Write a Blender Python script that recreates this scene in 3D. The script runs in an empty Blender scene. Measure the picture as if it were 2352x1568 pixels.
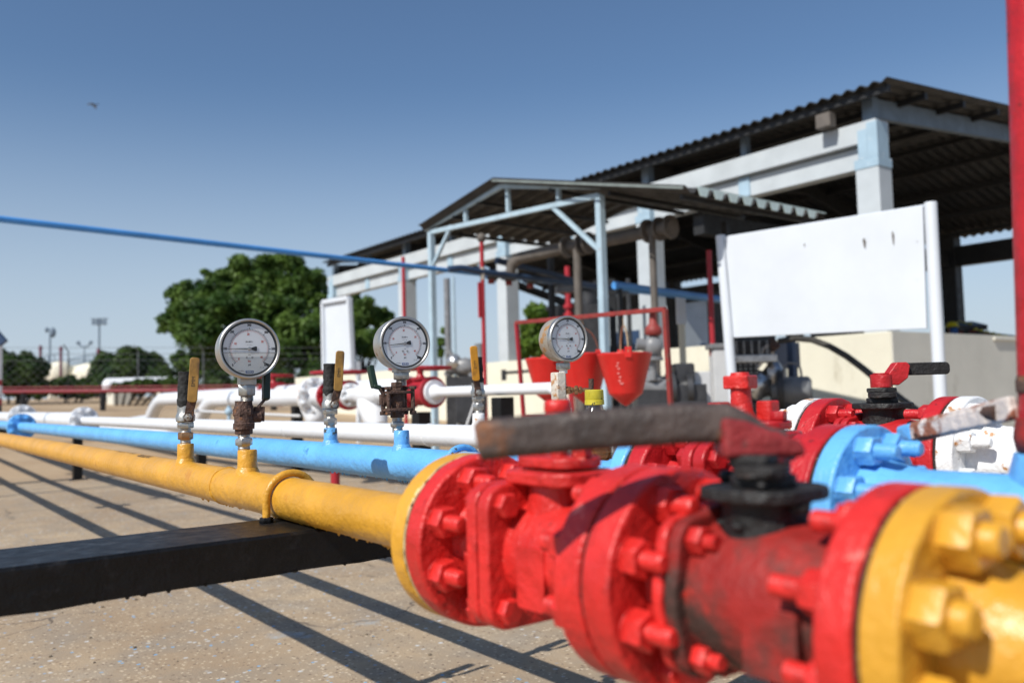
import bpy, bmesh, math, random
from mathutils import Vector, Matrix, noise as mnoise
R = math.radians
S = bpy.context.scene
COL = S.collection
rng = random.Random(7)

# ------------------------------------------------------------------ camera
H = 0.68                       # eye height above the concrete
PSI, PITCH, ROLL = R(37.2), R(3.53), R(1.55)
FPX = 1960.0                   # focal length in units of a 2352-wide picture
fw = Vector((math.sin(PSI)*math.cos(PITCH), math.cos(PSI)*math.cos(PITCH), math.sin(PITCH)))
r0 = Vector((math.cos(PSI), -math.sin(PSI), 0))
u0 = r0.cross(fw)
rt = r0*math.cos(ROLL) - u0*math.sin(ROLL)
up = u0*math.cos(ROLL) + r0*math.sin(ROLL)
EYE = Vector((0, 0, H))
cam = bpy.data.cameras.new('camera')
co = bpy.data.objects.new('camera', cam); COL.objects.link(co)
m = Matrix((rt, up, -fw)).transposed().to_4x4(); m.translation = EYE
co.matrix_world = m
cam.sensor_width = 36; cam.lens = 36*FPX/2352
cam.clip_start = 0.02; cam.clip_end = 3000
cam.dof.use_dof = True; cam.dof.focus_distance = 1.48; cam.dof.aperture_fstop = 4.2
S.camera = co
S.render.resolution_x, S.render.resolution_y = 1024, 682

def ray(u, v):
    return rt*((u-1176)/FPX) - up*((v-784)/FPX) + fw
def at(u, v, X=None, Y=None, Z=None, D=None):
    "a point of the place seen in direction (u,v), on the plane x=X, y=Y, z=Z or at depth D"
    d = ray(u, v)
    t = X/d.x if X is not None else Y/d.y if Y is not None else (Z-H)/d.z if Z is not None else D
    return EYE + d*t

# ------------------------------------------------------------------ light
SUN_DIR = Vector((1.0, 0.20, -1.0)).normalized()     # the way the light travels
el = math.asin(-SUN_DIR.z)
W = bpy.data.worlds.new('World'); S.world = W; W.use_nodes = True
nt = W.node_tree; nt.nodes.clear()
sk = nt.nodes.new('ShaderNodeTexSky'); sk.sky_type = 'NISHITA'; sk.sun_disc = False
sk.sun_elevation = el; sk.sun_rotation = math.atan2(-SUN_DIR.x, -SUN_DIR.y)
sk.air_density = 1.0; sk.dust_density = .7; sk.ozone_density = 1.6; sk.altitude = 0
bg = nt.nodes.new('ShaderNodeBackground'); bg.inputs[1].default_value = 0.09
wo = nt.nodes.new('ShaderNodeOutputWorld')
hs_ = nt.nodes.new('ShaderNodeHueSaturation'); hs_.inputs['Saturation'].default_value = 1.0
tm = nt.nodes.new('ShaderNodeMix'); tm.data_type = 'RGBA'; tm.blend_type = 'MULTIPLY'; tm.inputs[0].default_value = 1; tm.inputs[7].default_value = (.82, .955, 1.075, 1)
nt.links.new(sk.outputs[0], hs_.inputs['Color']); nt.links.new(hs_.outputs[0], tm.inputs[6])
# dust layer: the lowest degrees of sky are a dull grey blue
wc = nt.nodes.new('ShaderNodeTexCoord'); ws = nt.nodes.new('ShaderNodeSeparateXYZ'); nt.links.new(wc.outputs['Generated'], ws.inputs[0])
wm = nt.nodes.new('ShaderNodeMapRange'); wm.interpolation_type = 'SMOOTHSTEP'; wm.inputs[1].default_value = -.02; wm.inputs[2].default_value = .36; wm.inputs[3].default_value = .88; wm.inputs[4].default_value = 0
nt.links.new(ws.outputs[2], wm.inputs[0])
wx = nt.nodes.new('ShaderNodeMix'); wx.data_type = 'RGBA'; wx.inputs[7].default_value = (5.5, 6.4, 7.5, 1)
nt.links.new(wm.outputs[0], wx.inputs[0]); nt.links.new(tm.outputs[2], wx.inputs[6])
nt.links.new(wx.outputs[2], bg.inputs[0]); nt.links.new(bg.outputs[0], wo.inputs[0])
sl = bpy.data.lights.new('sun', 'SUN'); sl.energy = 4.7; sl.angle = R(0.53); sl.color = (1, .955, .88)
so = bpy.data.objects.new('sun', sl); COL.objects.link(so)
so.rotation_euler = SUN_DIR.to_track_quat('-Z', 'Y').to_euler(); so.location = (-20, -5, 30)
S.view_settings.view_transform = 'Standard'; S.view_settings.look = 'None'
S.view_settings.exposure = .15; S.view_settings.gamma = 1

# ------------------------------------------------------------------ materials
def mat(name, col, rough=.5, metal=0, var=.12, vscale=8, bump=0, bscale=60, layers=(), spec=.5, alpha=None, coat=0, bdist=.004):
    """principled paint: col with slow variation; layers = [(colour, threshold, softness, noise scale, roughness, zstretch)] are worn or stained patches"""
    M = bpy.data.materials.new(name); M.use_nodes = True
    t = M.node_tree; N = t.nodes; L = t.links
    b = N['Principled BSDF']
    b.inputs['Metallic'].default_value = metal
    b.inputs['Specular IOR Level'].default_value = spec
    b.inputs['Coat Weight'].default_value = coat; b.inputs['Coat Roughness'].default_value = .15
    tc = N.new('ShaderNodeTexCoord')
    def nz(scale, det=5, rg=.6, zs=1.0):
        n = N.new('ShaderNodeTexNoise'); n.inputs['Scale'].default_value = scale
        n.inputs['Detail'].default_value = det; n.inputs['Roughness'].default_value = rg
        if zs != 1.0:
            mp = N.new('ShaderNodeMapping'); mp.inputs['Scale'].default_value = (1, 1, zs)
            L.new(tc.outputs['Object'], mp.inputs[0]); L.new(mp.outputs[0], n.inputs['Vector'])
        else: L.new(tc.outputs['Object'], n.inputs['Vector'])
        return n
    n1 = nz(vscale)
    mx = N.new('ShaderNodeMix'); mx.data_type = 'RGBA'
    c1 = [max(0, c*(1-var*1.6)) for c in col]; c2 = [min(1, c*(1+var)) for c in col]
    mx.inputs[6].default_value = (*c1, 1); mx.inputs[7].default_value = (*c2, 1)
    mr = N.new('ShaderNodeMapRange'); mr.inputs[1].default_value = .3; mr.inputs[2].default_value = .7
    L.new(n1.outputs['Fac'], mr.inputs[0]); L.new(mr.outputs[0], mx.inputs[0])
    cur = mx.outputs[2]; rcur = None
    rv = N.new('ShaderNodeMapRange'); rv.inputs[1].default_value = .3; rv.inputs[2].default_value = .7
    rv.inputs[3].default_value = max(.02, rough*.8); rv.inputs[4].default_value = min(1, rough*1.25)
    n4 = nz(vscale*3.1); L.new(n4.outputs['Fac'], rv.inputs[0]); rcur = rv.outputs[0]
    for (lc, th, soft, sc, lr, *zz) in layers:
        n = nz(sc, 7, .65, zz[0] if zz else 1.0)
        q = N.new('ShaderNodeMapRange'); q.inputs[1].default_value = th; q.inputs[2].default_value = th+soft
        L.new(n.outputs['Fac'], q.inputs[0])
        m2 = N.new('ShaderNodeMix'); m2.data_type = 'RGBA'; m2.inputs[7].default_value = (*lc, 1)
        L.new(q.outputs[0], m2.inputs[0]); L.new(cur, m2.inputs[6]); cur = m2.outputs[2]
        m3 = N.new('ShaderNodeMix'); m3.inputs[3].default_value = lr
        L.new(q.outputs[0], m3.inputs[0]); L.new(rcur, m3.inputs[2]); rcur = m3.outputs[0]
    L.new(cur, b.inputs['Base Color']); L.new(rcur, b.inputs['Roughness'])
    if bump:
        n2 = nz(bscale, 3, .5); n3 = nz(bscale*5, 2, .5)
        ad = N.new('ShaderNodeMath'); ad.operation = 'MULTIPLY_ADD'; ad.inputs[1].default_value = .22
        L.new(n3.outputs['Fac'], ad.inputs[0]); L.new(n2.outputs['Fac'], ad.inputs[2])
        bp = N.new('ShaderNodeBump'); bp.inputs['Strength'].default_value = bump; bp.inputs['Distance'].default_value = bdist
        L.new(ad.outputs[0], bp.inputs['Height']); L.new(bp.outputs[0], b.inputs['Normal'])
    if alpha is not None:
        b.inputs['Alpha'].default_value = alpha
    return M

RUST = (.10, .035, .014); DIRT = (.05, .035, .025)
red = mat('red enamel', (.59, .022, .018), .42, var=.18, vscale=14, bump=.8, bscale=70,
          layers=[((.36, .014, .012), .56, .10, 26, .5), ((.80, .16, .13), .64, .05, 48, .5), ((.05, .02, .015), .665, .03, 42, .7)])
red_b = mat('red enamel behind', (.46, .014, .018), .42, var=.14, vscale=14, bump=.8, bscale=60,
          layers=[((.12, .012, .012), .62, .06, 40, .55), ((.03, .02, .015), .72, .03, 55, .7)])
red_soot = mat('sooty red enamel', (.33, .022, .018), .55, var=.3, vscale=10, bump=.8, bscale=60, spec=.3,
          layers=[((.055, .030, .024), .44, .16, 13, .7), ((.42, .03, .02), .60, .06, 20, .5)])
red_dull = mat('old red paint', (.26, .03, .025), .6, var=.2, vscale=10, layers=[((.16, .07, .045), .55, .1, 25, .8)])
red_far = mat('red pipe paint', (.36, .014, .024), .45, var=.12, vscale=4)
yellow = mat('yellow enamel', (.60, .30, .028), .38, var=.10, vscale=9, bump=.8, bscale=55,
          layers=[((.50, .22, .02), .63, .06, 20, .4), ((.10, .05, .02), .735, .02, 60, .7)])
blue = mat('sky blue enamel', (.13, .42, .80), .38, var=.10, vscale=9, bump=.8, bscale=50,
          layers=[((.06, .22, .50), .64, .08, 18, .4), ((.16, .08, .04), .735, .02, 55, .7)])
blue_r = mat('worn blue enamel', (.12, .38, .74), .35, var=.1, vscale=14, bump=.6, bscale=90,
          layers=[((.05, .045, .03), .60, .04, 45, .7), ((.20, .09, .03), .68, .04, 60, .8)])
blue_far = mat('overhead blue paint', (.07, .28, .66), .4, var=.1, vscale=3)
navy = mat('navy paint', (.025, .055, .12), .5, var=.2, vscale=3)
white = mat('white enamel', (.70, .72, .75), .35, var=.03, vscale=9, bump=.3, bscale=40,
          layers=[((.55, .53, .50), .66, .1, 12, .5)])
white_r = mat('rust spotted white enamel', (.78, .79, .80), .38, var=.04, vscale=14, bump=.7, bscale=80,
          layers=[((.42, .20, .07), .575, .05, 30, .7), ((.10, .04, .02), .64, .03, 36, .8)])
white_b = mat('board white', (.62, .66, .71), .5, var=.04, vscale=1.5,
          layers=[((.55, .58, .60), .64, .12, 3, .6), ((.25, .25, .24), .735, .03, 8, .7, .5)])
col_w = mat('column whitewash', (.47, .515, .545), .75, var=.08, vscale=2, layers=[((.45, .45, .43), .63, .12, 4, .8)])
col_b = mat('pale blue paint', (.33, .46, .56), .6, var=.1, vscale=3, layers=[((.6, .62, .62), .62, .04, 12, .7)])
steel_b = mat('pale blue steelwork', (.38, .50, .58), .5, var=.1, vscale=6, layers=[((.30, .16, .08), .655, .04, 14, .8)])
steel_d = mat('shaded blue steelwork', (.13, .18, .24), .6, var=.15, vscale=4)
cream = mat('cream plaster', (.70, .67, .55), .85, var=.05, vscale=1.2, bump=.3, bscale=30, layers=[((.42, .38, .28), .62, .16, 2.2, .9, .4)])
plaster = mat('shade toned plaster', (.66, .64, .56), .85, var=.06, vscale=1.2, bump=.3, bscale=30, layers=[((.40, .37, .30), .62, .16, 2.2, .9, .4)])  # cream plaster greyed: the shade of the wall return is put into the colour
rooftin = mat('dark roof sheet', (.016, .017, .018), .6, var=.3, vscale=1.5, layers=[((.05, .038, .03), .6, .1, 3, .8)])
rooflt = mat('weathered roof sheet', (.036, .034, .032), .6, var=.35, vscale=2.5, layers=[((.025, .022, .02), .56, .12, 4, .8)])
edge_g = mat('grey green roof edge', (.19, .22, .21), .5)
rooflt_g = mat('pale green roof trim', (.62, .74, .70), .5, var=.1, vscale=3)
purl = mat('purlin steel', (.014, .015, .017), .6, var=.2, vscale=3)
black_p = mat('black enamel', (.006, .006, .0065), .42, var=.3, vscale=12, spec=.28, bump=.5, bscale=55,
          layers=[((.018, .018, .020), .56, .12, 26, .5), ((.06, .06, .065), .74, .03, 50, .6)])
black_g = mat('black grease', (.012, .011, .011), .6, var=.4, vscale=20, bump=1.0, bscale=150, bdist=.003,
          layers=[((.05, .03, .025), .6, .08, 40, .8)])
tape = mat('black tape', (.014, .014, .014), .75, var=.4, vscale=40, bump=1.0, bscale=160, bdist=.003)
rust = mat('rusty iron', (.085, .045, .032), .75, var=.35, vscale=50, bump=1.0, bscale=180,
          layers=[((.20, .085, .035), .58, .08, 60, .85), ((.02, .013, .01), .62, .05, 40, .8)])
rust_w = mat('rust streaked white steel', (.54, .49, .42), .5, var=.12, vscale=30, bump=.6, bscale=120,
          layers=[((.36, .17, .06), .53, .10, 60, .8), ((.12, .05, .03), .64, .05, 80, .85)])
hub_m_ = mat('grimy red hub', (.24, .018, .020), .6, var=.3, vscale=30, bump=.8, bscale=90, layers=[((.05, .03, .025), .56, .12, 30, .7)])
lever_m = mat('worn brown lever', (.075, .055, .048), .55, var=.35, vscale=18, bump=.6, bscale=120,
          layers=[((.26, .085, .018), .53, .14, 10, .8), ((.20, .16, .14), .66, .06, 24, .6)])
lever_mix = mat('flaking lever paint', (.62, .56, .52), .5, var=.15, vscale=20, bump=.8, bscale=90,
          layers=[((.25, .09, .05), .52, .06, 26, .8), ((.05, .025, .02), .60, .05, 22, .8)])
lever_o = mat('yellow plastic sleeve', (.33, .18, .04), .5, var=.25, vscale=30, layers=[((.09, .05, .025), .46, .16, 26, .6, .4)])
lever_o2 = mat('orange plastic sleeve', (.56, .25, .02), .42, var=.2, vscale=30, layers=[((.20, .09, .02), .58, .12, 30, .6, .4)])
lever_g = mat('dark green sleeve', (.010, .030, .018), .45, var=.3, vscale=40)
steel = mat('machined steel', (.47, .46, .43), .36, .85, var=.2, vscale=40, bump=.2, bscale=200, layers=[((.22, .13, .07), .62, .06, 60, .7)])
bezel_m = mat('stainless bezel', (.56, .54, .50), .36, .9, var=.08, vscale=30, layers=[((.30, .22, .14), .60, .1, 50, .55)])
case_m = mat('stained gauge case', (.55, .51, .45), .38, .75, var=.12, vscale=25, layers=[((.36, .20, .09), .58, .08, 32, .7)])
case_rm = mat('rust stained gauge case', (.44, .39, .32), .45, .45, var=.12, vscale=25, layers=[((.42, .21, .07), .52, .07, 30, .7), ((.12, .05, .03), .64, .03, 55, .8)])
brass = mat('bronze fitting', (.36, .20, .10), .35, .8, var=.2, vscale=60, layers=[((.10, .05, .03), .58, .1, 80, .8)])
dial_m = mat('dial white', (.93, .95, .95), .5, var=.02, vscale=20)
ink = mat('dial black print', (.01, .012, .015), .5, var=0)
ink_r = mat('dial red print', (.62, .10, .06), .5, var=0)
ink_b = mat('dial blue print', (.02, .10, .34), .5, var=0)
gasket_c = mat('flaked cream gasket', (.50, .40, .22), .7, var=.2, vscale=60, layers=[((.02, .014, .01), .54, .04, 75, .8)])
gasket = mat('dark gasket', (.02, .014, .012), .8, var=.3, vscale=60, bump=.8, bscale=200, layers=[((.40, .33, .20), .62, .03, 120, .7)])
grey_p = mat('grey machine paint', (.20, .205, .215), .4, var=.15, vscale=8, layers=[((.06, .06, .06), .6, .1, 12, .6)])
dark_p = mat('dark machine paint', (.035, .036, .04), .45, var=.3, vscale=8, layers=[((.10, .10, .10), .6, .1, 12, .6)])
alu = mat('bare aluminium', (.62, .62, .62), .32, .85, var=.2, vscale=12, layers=[((.10, .09, .08), .58, .08, 18, .7)])
silver_p = mat('light grey box paint', (.55, .56, .57), .5, var=.06, vscale=5)
exhaust = mat('lagged brown grey pipe', (.12, .105, .092), .7, var=.2, vscale=6)
rubber = mat('rubber hose', (.05, .047, .043), .6, var=.25, vscale=10)
bucket_m = mat('bucket red', (.62, .022, .018), .32, var=.1, vscale=7, layers=[((.66, .30, .28), .66, .05, 10, .5)])
bucket_in = mat('bucket inside white', (.6, .6, .6), .5)
rope = mat('tan wire', (.34, .24, .14), .7)
leaf = None

def leafmat(name, dark, light, scale):
    M = bpy.data.materials.new(name); M.use_nodes = True; t = M.node_tree; N = t.nodes; L = t.links
    b = N['Principled BSDF']; b.inputs['Roughness'].default_value = .55; b.inputs['Specular IOR Level'].default_value = .3
    tc = N.new('ShaderNodeTexCoord'); n = N.new('ShaderNodeTexNoise'); n.inputs['Scale'].default_value = scale; n.inputs['Detail'].default_value = 4
    cr = N.new('ShaderNodeValToRGB'); cr.color_ramp.elements[0].position = .38; cr.color_ramp.elements[1].position = .66
    cr.color_ramp.elements[0].color = (*dark, 1); cr.color_ramp.elements[1].color = (*light, 1)
    L.new(tc.outputs['Object'], n.inputs[0]); L.new(n.outputs['Fac'], cr.inputs[0]); L.new(cr.outputs[0], b.inputs['Base Color'])
    tr = N.new('ShaderNodeBsdfTranslucent'); L.new(cr.outputs[0], tr.inputs[0])
    mx = N.new('ShaderNodeMixShader'); mx.inputs[0].default_value = .33
    L.new(b.outputs[0], mx.inputs[1]); L.new(tr.outputs[0], mx.inputs[2]); L.new(mx.outputs[0], N['Material Output'].inputs[0])
    return M
leaf_a = leafmat('broad dark leaves', (.032, .078, .014), (.135, .22, .04), .9)
leaf_b = leafmat('hedge leaves', (.020, .050, .012), (.08, .13, .03), 1.0)
leaf_c = leafmat('fresh green leaves', (.05, .11, .012), (.14, .22, .03), 1.2)
bark = mat('bark', (.035, .027, .02), .9, bump=.6, bscale=20)

def glassy(name, tint, mixf, rough=.03):
    M = bpy.data.materials.new(name); M.use_nodes = True; t = M.node_tree; N = t.nodes; L = t.links
    N.remove(N['Principled BSDF'])
    tr = N.new('ShaderNodeBsdfTransparent'); tr.inputs[0].default_value = (*tint, 1)
    gl = N.new('ShaderNodeBsdfGlossy'); gl.inputs[1].default_value = rough
    fr = N.new('ShaderNodeFresnel'); fr.inputs[0].default_value = 1.5
    mu = N.new('ShaderNodeMath'); mu.operation = 'MULTIPLY_ADD'; mu.inputs[1].default_value = .6; mu.inputs[2].default_value = mixf; mu.use_clamp = True
    mx = N.new('ShaderNodeMixShader')
    L.new(fr.outputs[0], mu.inputs[0]); L.new(mu.outputs[0], mx.inputs[0])
    L.new(tr.outputs[0], mx.inputs[1]); L.new(gl.outputs[0], mx.inputs[2]); L.new(mx.outputs[0], N['Material Output'].inputs[0])
    return M
glass = glassy('gauge glass', (.97, .98, 1), .0)
liquid = glassy('glycerine', (.95, .95, .93), .0, .1)
bottle_g = glassy('bottle glass', (.80, .78, .70), .10, .08)
amber = mat('amber liquid', (.55, .17, .01), .2, var=.2, vscale=60, coat=.5)
cap_y = mat('yellow cap', (.50, .42, .03), .5, var=.12, vscale=40, layers=[((.04, .035, .02), .60, .04, 90, .7)])

# ------------------------------------------------------------------ mesh kit
class G:
    def __init__(s): s.v = []; s.f = []
    def add(s, vs, fs, M=None):
        o = len(s.v)
        s.v += [tuple(M @ Vector(p)) if M else tuple(p) for p in vs]
        s.f += [[i+o for i in f] for f in fs]
        return s
    def lathe(s, prof, c=(0, 0, 0), ax=(0, 1, 0), seg=40, M=None, jit=0, ring=False):
        if ring: prof = list(prof)+[prof[0]]
        ax = Vector(ax).normalized(); c = Vector(c)
        a = ax.orthogonal().normalized(); b = ax.cross(a)
        vs = []; fs = []; n = len(prof)
        for i, (t, r) in enumerate(prof):
            for k in range(seg):
                th = 2*math.pi*k/seg
                rr = max(r, 1e-5)
                p = c + ax*t + (a*math.cos(th) + b*math.sin(th))*rr
                if jit: p += (a*math.cos(th) + b*math.sin(th))*jit*mnoise.noise(p*60)
                vs.append(p)
        for i in range(n-1):
            for k in range(seg):
                k2 = (k+1) % seg
                fs.append([i*seg+k, i*seg+k2, (i+1)*seg+k2, (i+1)*seg+k])
        if not ring: fs.append(list(range(seg))[::-1]); fs.append([(n-1)*seg+k for k in range(seg)])
        return s.add(vs, fs, M)
    def cyl(s, p0, p1, r, seg=24, r1=None):
        p0 = Vector(p0); p1 = Vector(p1); d = p1-p0
        return s.lathe([(0, r), (d.length, r if r1 is None else r1)], p0, d, seg)
    def hexa(s, p0, p1, af, spin=0):
        "hexagonal prism, af = across flats, with chamfered ends"
        p0 = Vector(p0); p1 = Vector(p1); d = p1-p0; h = d.length; r = af/2/math.cos(R(30)); ax = d.normalized()
        a = ax.orthogonal().normalized()
        a = Matrix.Rotation(spin, 3, ax) @ a; b = ax.cross(a); vs = []; fs = []
        ch = min(af*.07, h*.3)
        for (t, rr) in ((0, r*.91), (ch, r), (h-ch, r), (h, r*.91)):
            for k in range(6):
                th = math.pi/3*k; vs.append(p0+ax*t+(a*math.cos(th)+b*math.sin(th))*rr)
        for i in range(3):
            for k in range(6): fs.append([i*6+k, i*6+(k+1) % 6, i*6+6+(k+1) % 6, i*6+6+k])
        fs.append([5, 4, 3, 2, 1, 0]); fs.append([18+k for k in range(6)])
        return s.add(vs, fs)
    def thread(s, p0, p1, r, n=6, seg=20):
        d = Vector(p1)-Vector(p0); h = d.length; pr = []
        for i in range(n):
            pr += [(h*i/n, r*.93), (h*(i+.5)/n, r)]
        pr.append((h, r*.93)); return s.lathe(pr, p0, d, seg)
    def tube(s, pts, r, seg=14, closed=False):
        pts = [Vector(p) for p in pts]; n = len(pts); rs = r if isinstance(r, (list, tuple)) else [r]*n
        T = []
        for i in range(n):
            a = pts[(i-1) % n] if (closed or i > 0) else pts[i]; b = pts[(i+1) % n] if (closed or i < n-1) else pts[i]
            T.append((b-a).normalized())
        nrm = T[0].orthogonal().normalized(); vs = []; fs = []
        for i in range(n):
            nrm = (nrm - T[i]*nrm.dot(T[i])).normalized(); bn = T[i].cross(nrm)
            for k in range(seg):
                th = 2*math.pi*k/seg; vs.append(pts[i]+(nrm*math.cos(th)+bn*math.sin(th))*rs[i])
        m_ = n if closed else n-1
        for i in range(m_):
            j = (i+1) % n
            for k in range(seg):
                k2 = (k+1) % seg; fs.append([i*seg+k, i*seg+k2, j*seg+k2, j*seg+k])
        if not closed: fs.append(list(range(seg))[::-1]); fs.append([(n-1)*seg+k for k in range(seg)])
        return s.add(vs, fs)
    def box(s, x0, x1, y0, y1, z0, z1, M=None):
        vs = [(x, y, z) for x in (x0, x1) for y in (y0, y1) for z in (z0, z1)]
        return s.add(vs, [[0, 1, 3, 2], [4, 6, 7, 5], [0, 4, 5, 1], [2, 3, 7, 6], [0, 2, 6, 4], [1, 5, 7, 3]], M)
    def bar(s, a, b, w, h, upv=(0, 0, 1)):
        "square bar from a to b: w wide sideways, h tall along upv"
        a = Vector(a); b = Vector(b); d = (b-a).normalized(); U = Vector(upv); U = (U-d*U.dot(d)).normalized(); sd = d.cross(U)
        vs = [p+sd*i*w/2+U*j*h/2 for p in (a, b) for i in (-1, 1) for j in (-1, 1)]
        return s.add(vs, [[0, 1, 3, 2], [4, 6, 7, 5], [0, 4, 5, 1], [2, 3, 7, 6], [0, 2, 6, 4], [1, 5, 7, 3]])
    def prism(s, poly, o, ex, ey, dz):
        "polygon in the plane (ex,ey) at o, pushed along dz"
        o = Vector(o); ex = Vector(ex); ey = Vector(ey); dz = Vector(dz); n = len(poly)
        vs = [o+ex*x+ey*y for x, y in poly]+[o+ex*x+ey*y+dz for x, y in poly]
        return s.add(vs, [list(range(n))[::-1], [n+i for i in range(n)]]+[[i, (i+1) % n, n+(i+1) % n, n+i] for i in range(n)])
    def ball(s, c, r, seg=16, sc=(1, 1, 1), jit=0):
        vs = []; fs = []; rg = seg//2
        for i in range(rg+1):
            for k in range(seg):
                ph = math.pi*i/rg; th = 2*math.pi*k/seg
                p = Vector((math.sin(ph)*math.cos(th)*sc[0], math.sin(ph)*math.sin(th)*sc[1], math.cos(ph)*sc[2]))*r
                if jit: p *= 1+jit*mnoise.noise(p*3/r*1.0+Vector(c))
                vs.append(p+Vector(c))
        for i in range(rg):
            for k in range(seg): fs.append([i*seg+k, (i+1)*seg+k, (i+1)*seg+(k+1) % seg, i*seg+(k+1) % seg])
        return s.add(vs, fs)
    def mesh(s, name, ang=38, face=None):
        me = bpy.data.meshes.new(name); me.from_pydata(s.v, [], s.f)
        bm = bmesh.new(); bm.from_mesh(me)
        bmesh.ops.remove_doubles(bm, verts=bm.verts, dist=2e-5)
        bmesh.ops.recalc_face_normals(bm, faces=bm.faces)
        if face is not None and sum((f.normal*f.calc_area() for f in bm.faces), Vector()).dot(Vector(face)) < 0: bmesh.ops.reverse_faces(bm, faces=bm.faces)
        ca = R(ang)
        for f in bm.faces: f.smooth = True
        for e in bm.edges:
            if len(e.link_faces) == 2 and e.link_faces[0].normal.length > 0 and e.link_faces[1].normal.length > 0:
                if e.link_faces[0].normal.angle(e.link_faces[1].normal) > ca: e.smooth = False
        bm.to_mesh(me); bm.free(); return me

def tag(o, label=None, cat=None, group=None, kind=None):
    if label: o['label'] = label
    if cat: o['category'] = cat
    if group: o['group'] = group
    if kind: o['kind'] = kind
    return o
def thing(name, label, cat, loc=(0, 0, 0), rz=0, group=None):
    o = bpy.data.objects.new(name, None); COL.objects.link(o); o.location = loc; o.rotation_euler = (0, 0, rz)
    o.empty_display_size = .05
    return tag(o, label, cat, group)
def part(name, g, m_, parent=None, bevel=0, label=None, loc=None, rot=None, ang=38, segs=2):
    me = g if isinstance(g, bpy.types.Mesh) else g.mesh(name, ang)
    if m_ is not None and not me.materials: me.materials.append(m_)
    o = bpy.data.objects.new(name, me); COL.objects.link(o)
    if parent: o.parent = parent
    if loc: o.location = loc
    if rot: o.rotation_euler = rot
    if label: o['label'] = label
    if bevel:
        b = o.modifiers.new('bevel', 'BEVEL'); b.width = bevel; b.segments = segs; b.limit_method = 'ANGLE'; b.angle_limit = R(35)
        b.harden_normals = True
    return o
def copy_tree(o, parent=None, first=True):
    c = o.copy(); COL.objects.link(c)
    if not first: c.parent = parent
    for ch in list(o.children): copy_tree(ch, c, False)
    return c
def rrect(w, h, r, n=5):
    pts = []
    for cx, cy, a0 in ((w/2-r, h/2-r, 0), (-w/2+r, h/2-r, 90), (-w/2+r, -h/2+r, 180), (w/2-r, -h/2+r, 270)):
        for i in range(n+1):
            a = R(a0+90*i/n); pts.append((cx+r*math.cos(a), cy+r*math.sin(a)))
    return pts
def arc(c, e1, e2, r, a0, a1, n=10):
    c = Vector(c); e1 = Vector(e1); e2 = Vector(e2)
    return [c+e1*r*math.cos(a0+(a1-a0)*i/n)+e2*r*math.sin(a0+(a1-a0)*i/n) for i in range(n+1)]
def text_into(g, s, size, o, ex, ey, sx=.82, bold=0):
    "letters as flat faces, centred on o in the plane (ex,ey)"
    cu = bpy.data.curves.new('t', 'FONT'); cu.body = s; cu.size = size; cu.align_x = 'CENTER'; cu.align_y = 'CENTER'; cu.offset = bold
    cu.resolution_u = 3
    ob = bpy.data.objects.new('t', cu); COL.objects.link(ob)
    dg = bpy.context.evaluated_depsgraph_get(); me = bpy.data.meshes.new_from_object(ob.evaluated_get(dg))
    ex = Vector(ex); ey = Vector(ey); o = Vector(o)
    g.add([o+ex*v.co.x*sx+ey*v.co.y for v in me.vertices], [list(p.vertices) for p in me.polygons])
    bpy.data.objects.remove(ob); bpy.data.curves.remove(cu); bpy.data.meshes.remove(me)
# ================================================================== ground
def gz(x, y):
    return .028*min(max(0, y-9), 38)
gv = []; gf = []
xs = [-600, -200, -60, -20, -8, -4, -2, -1, 0, 1, 2, 3, 4, 6, 9, 12, 16, 22, 30, 45, 70, 120, 300, 900]
ys = [-100, -20, -6, -2, 0, 1, 2, 3, 4, 6, 9, 10.5, 12, 15, 19, 24, 30, 38, 47, 60, 90, 200, 500, 1500]
for x in xs:
    for y in ys: gv.append((x, y, gz(x, y)))
n = len(ys)
for i in range(len(xs)-1):
    for j in range(n-1): gf.append([i*n+j, (i+1)*n+j, (i+1)*n+j+1, i*n+j+1])
M = bpy.data.materials.new('yard concrete'); M.use_nodes = True; t = M.node_tree; N = t.nodes; L = t.links
b = N['Principled BSDF']; b.inputs['Roughness'].default_value = .85; b.inputs['Specular IOR Level'].default_value = .3
tc = N.new('ShaderNodeTexCoord')
def nz(scale, det=4, rg=.55):
    n_ = N.new('ShaderNodeTexNoise'); n_.inputs['Scale'].default_value = scale; n_.inputs['Detail'].default_value = det; n_.inputs['Roughness'].default_value = rg
    L.new(tc.outputs['Object'], n_.inputs['Vector']); return n_.outputs['Fac']
def mr(f, a, b_):
    q = N.new('ShaderNodeMapRange'); q.inputs[1].default_value = a; q.inputs[2].default_value = b_; L.new(f, q.inputs[0]); return q.outputs[0]
def mixc(f, c1, c2, mode='MIX'):
    m_ = N.new('ShaderNodeMix'); m_.data_type = 'RGBA'; m_.blend_type = mode
    L.new(f, m_.inputs[0]) if not isinstance(f, float) else setattr(m_.inputs[0], 'default_value', f)
    for i, c in ((6, c1), (7, c2)):
        if isinstance(c, tuple): m_.inputs[i].default_value = (*c, 1)
        else: L.new(c, m_.inputs[i])
    return m_.outputs[2]
def mul(a, b_):
    q = N.new('ShaderNodeMath'); q.operation = 'MULTIPLY'; L.new(a, q.inputs[0])
    L.new(b_, q.inputs[1]) if not isinstance(b_, float) else setattr(q.inputs[1], 'default_value', b_); return q.outputs[0]
base = mixc(mr(nz(1.1), .35, .65), (.31, .225, .145), (.41, .315, .21))
base = mixc(mr(nz(5.0, 6), .42, .68), base, (.29, .235, .175))
base = mixc(mul(mr(nz(2.3, 6, .7), .55, .72), .5), base, (.43, .37, .29))
vo = N.new('ShaderNodeTexVoronoi'); vo.inputs['Scale'].default_value = 95; L.new(tc.outputs['Object'], vo.inputs['Vector'])
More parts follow.
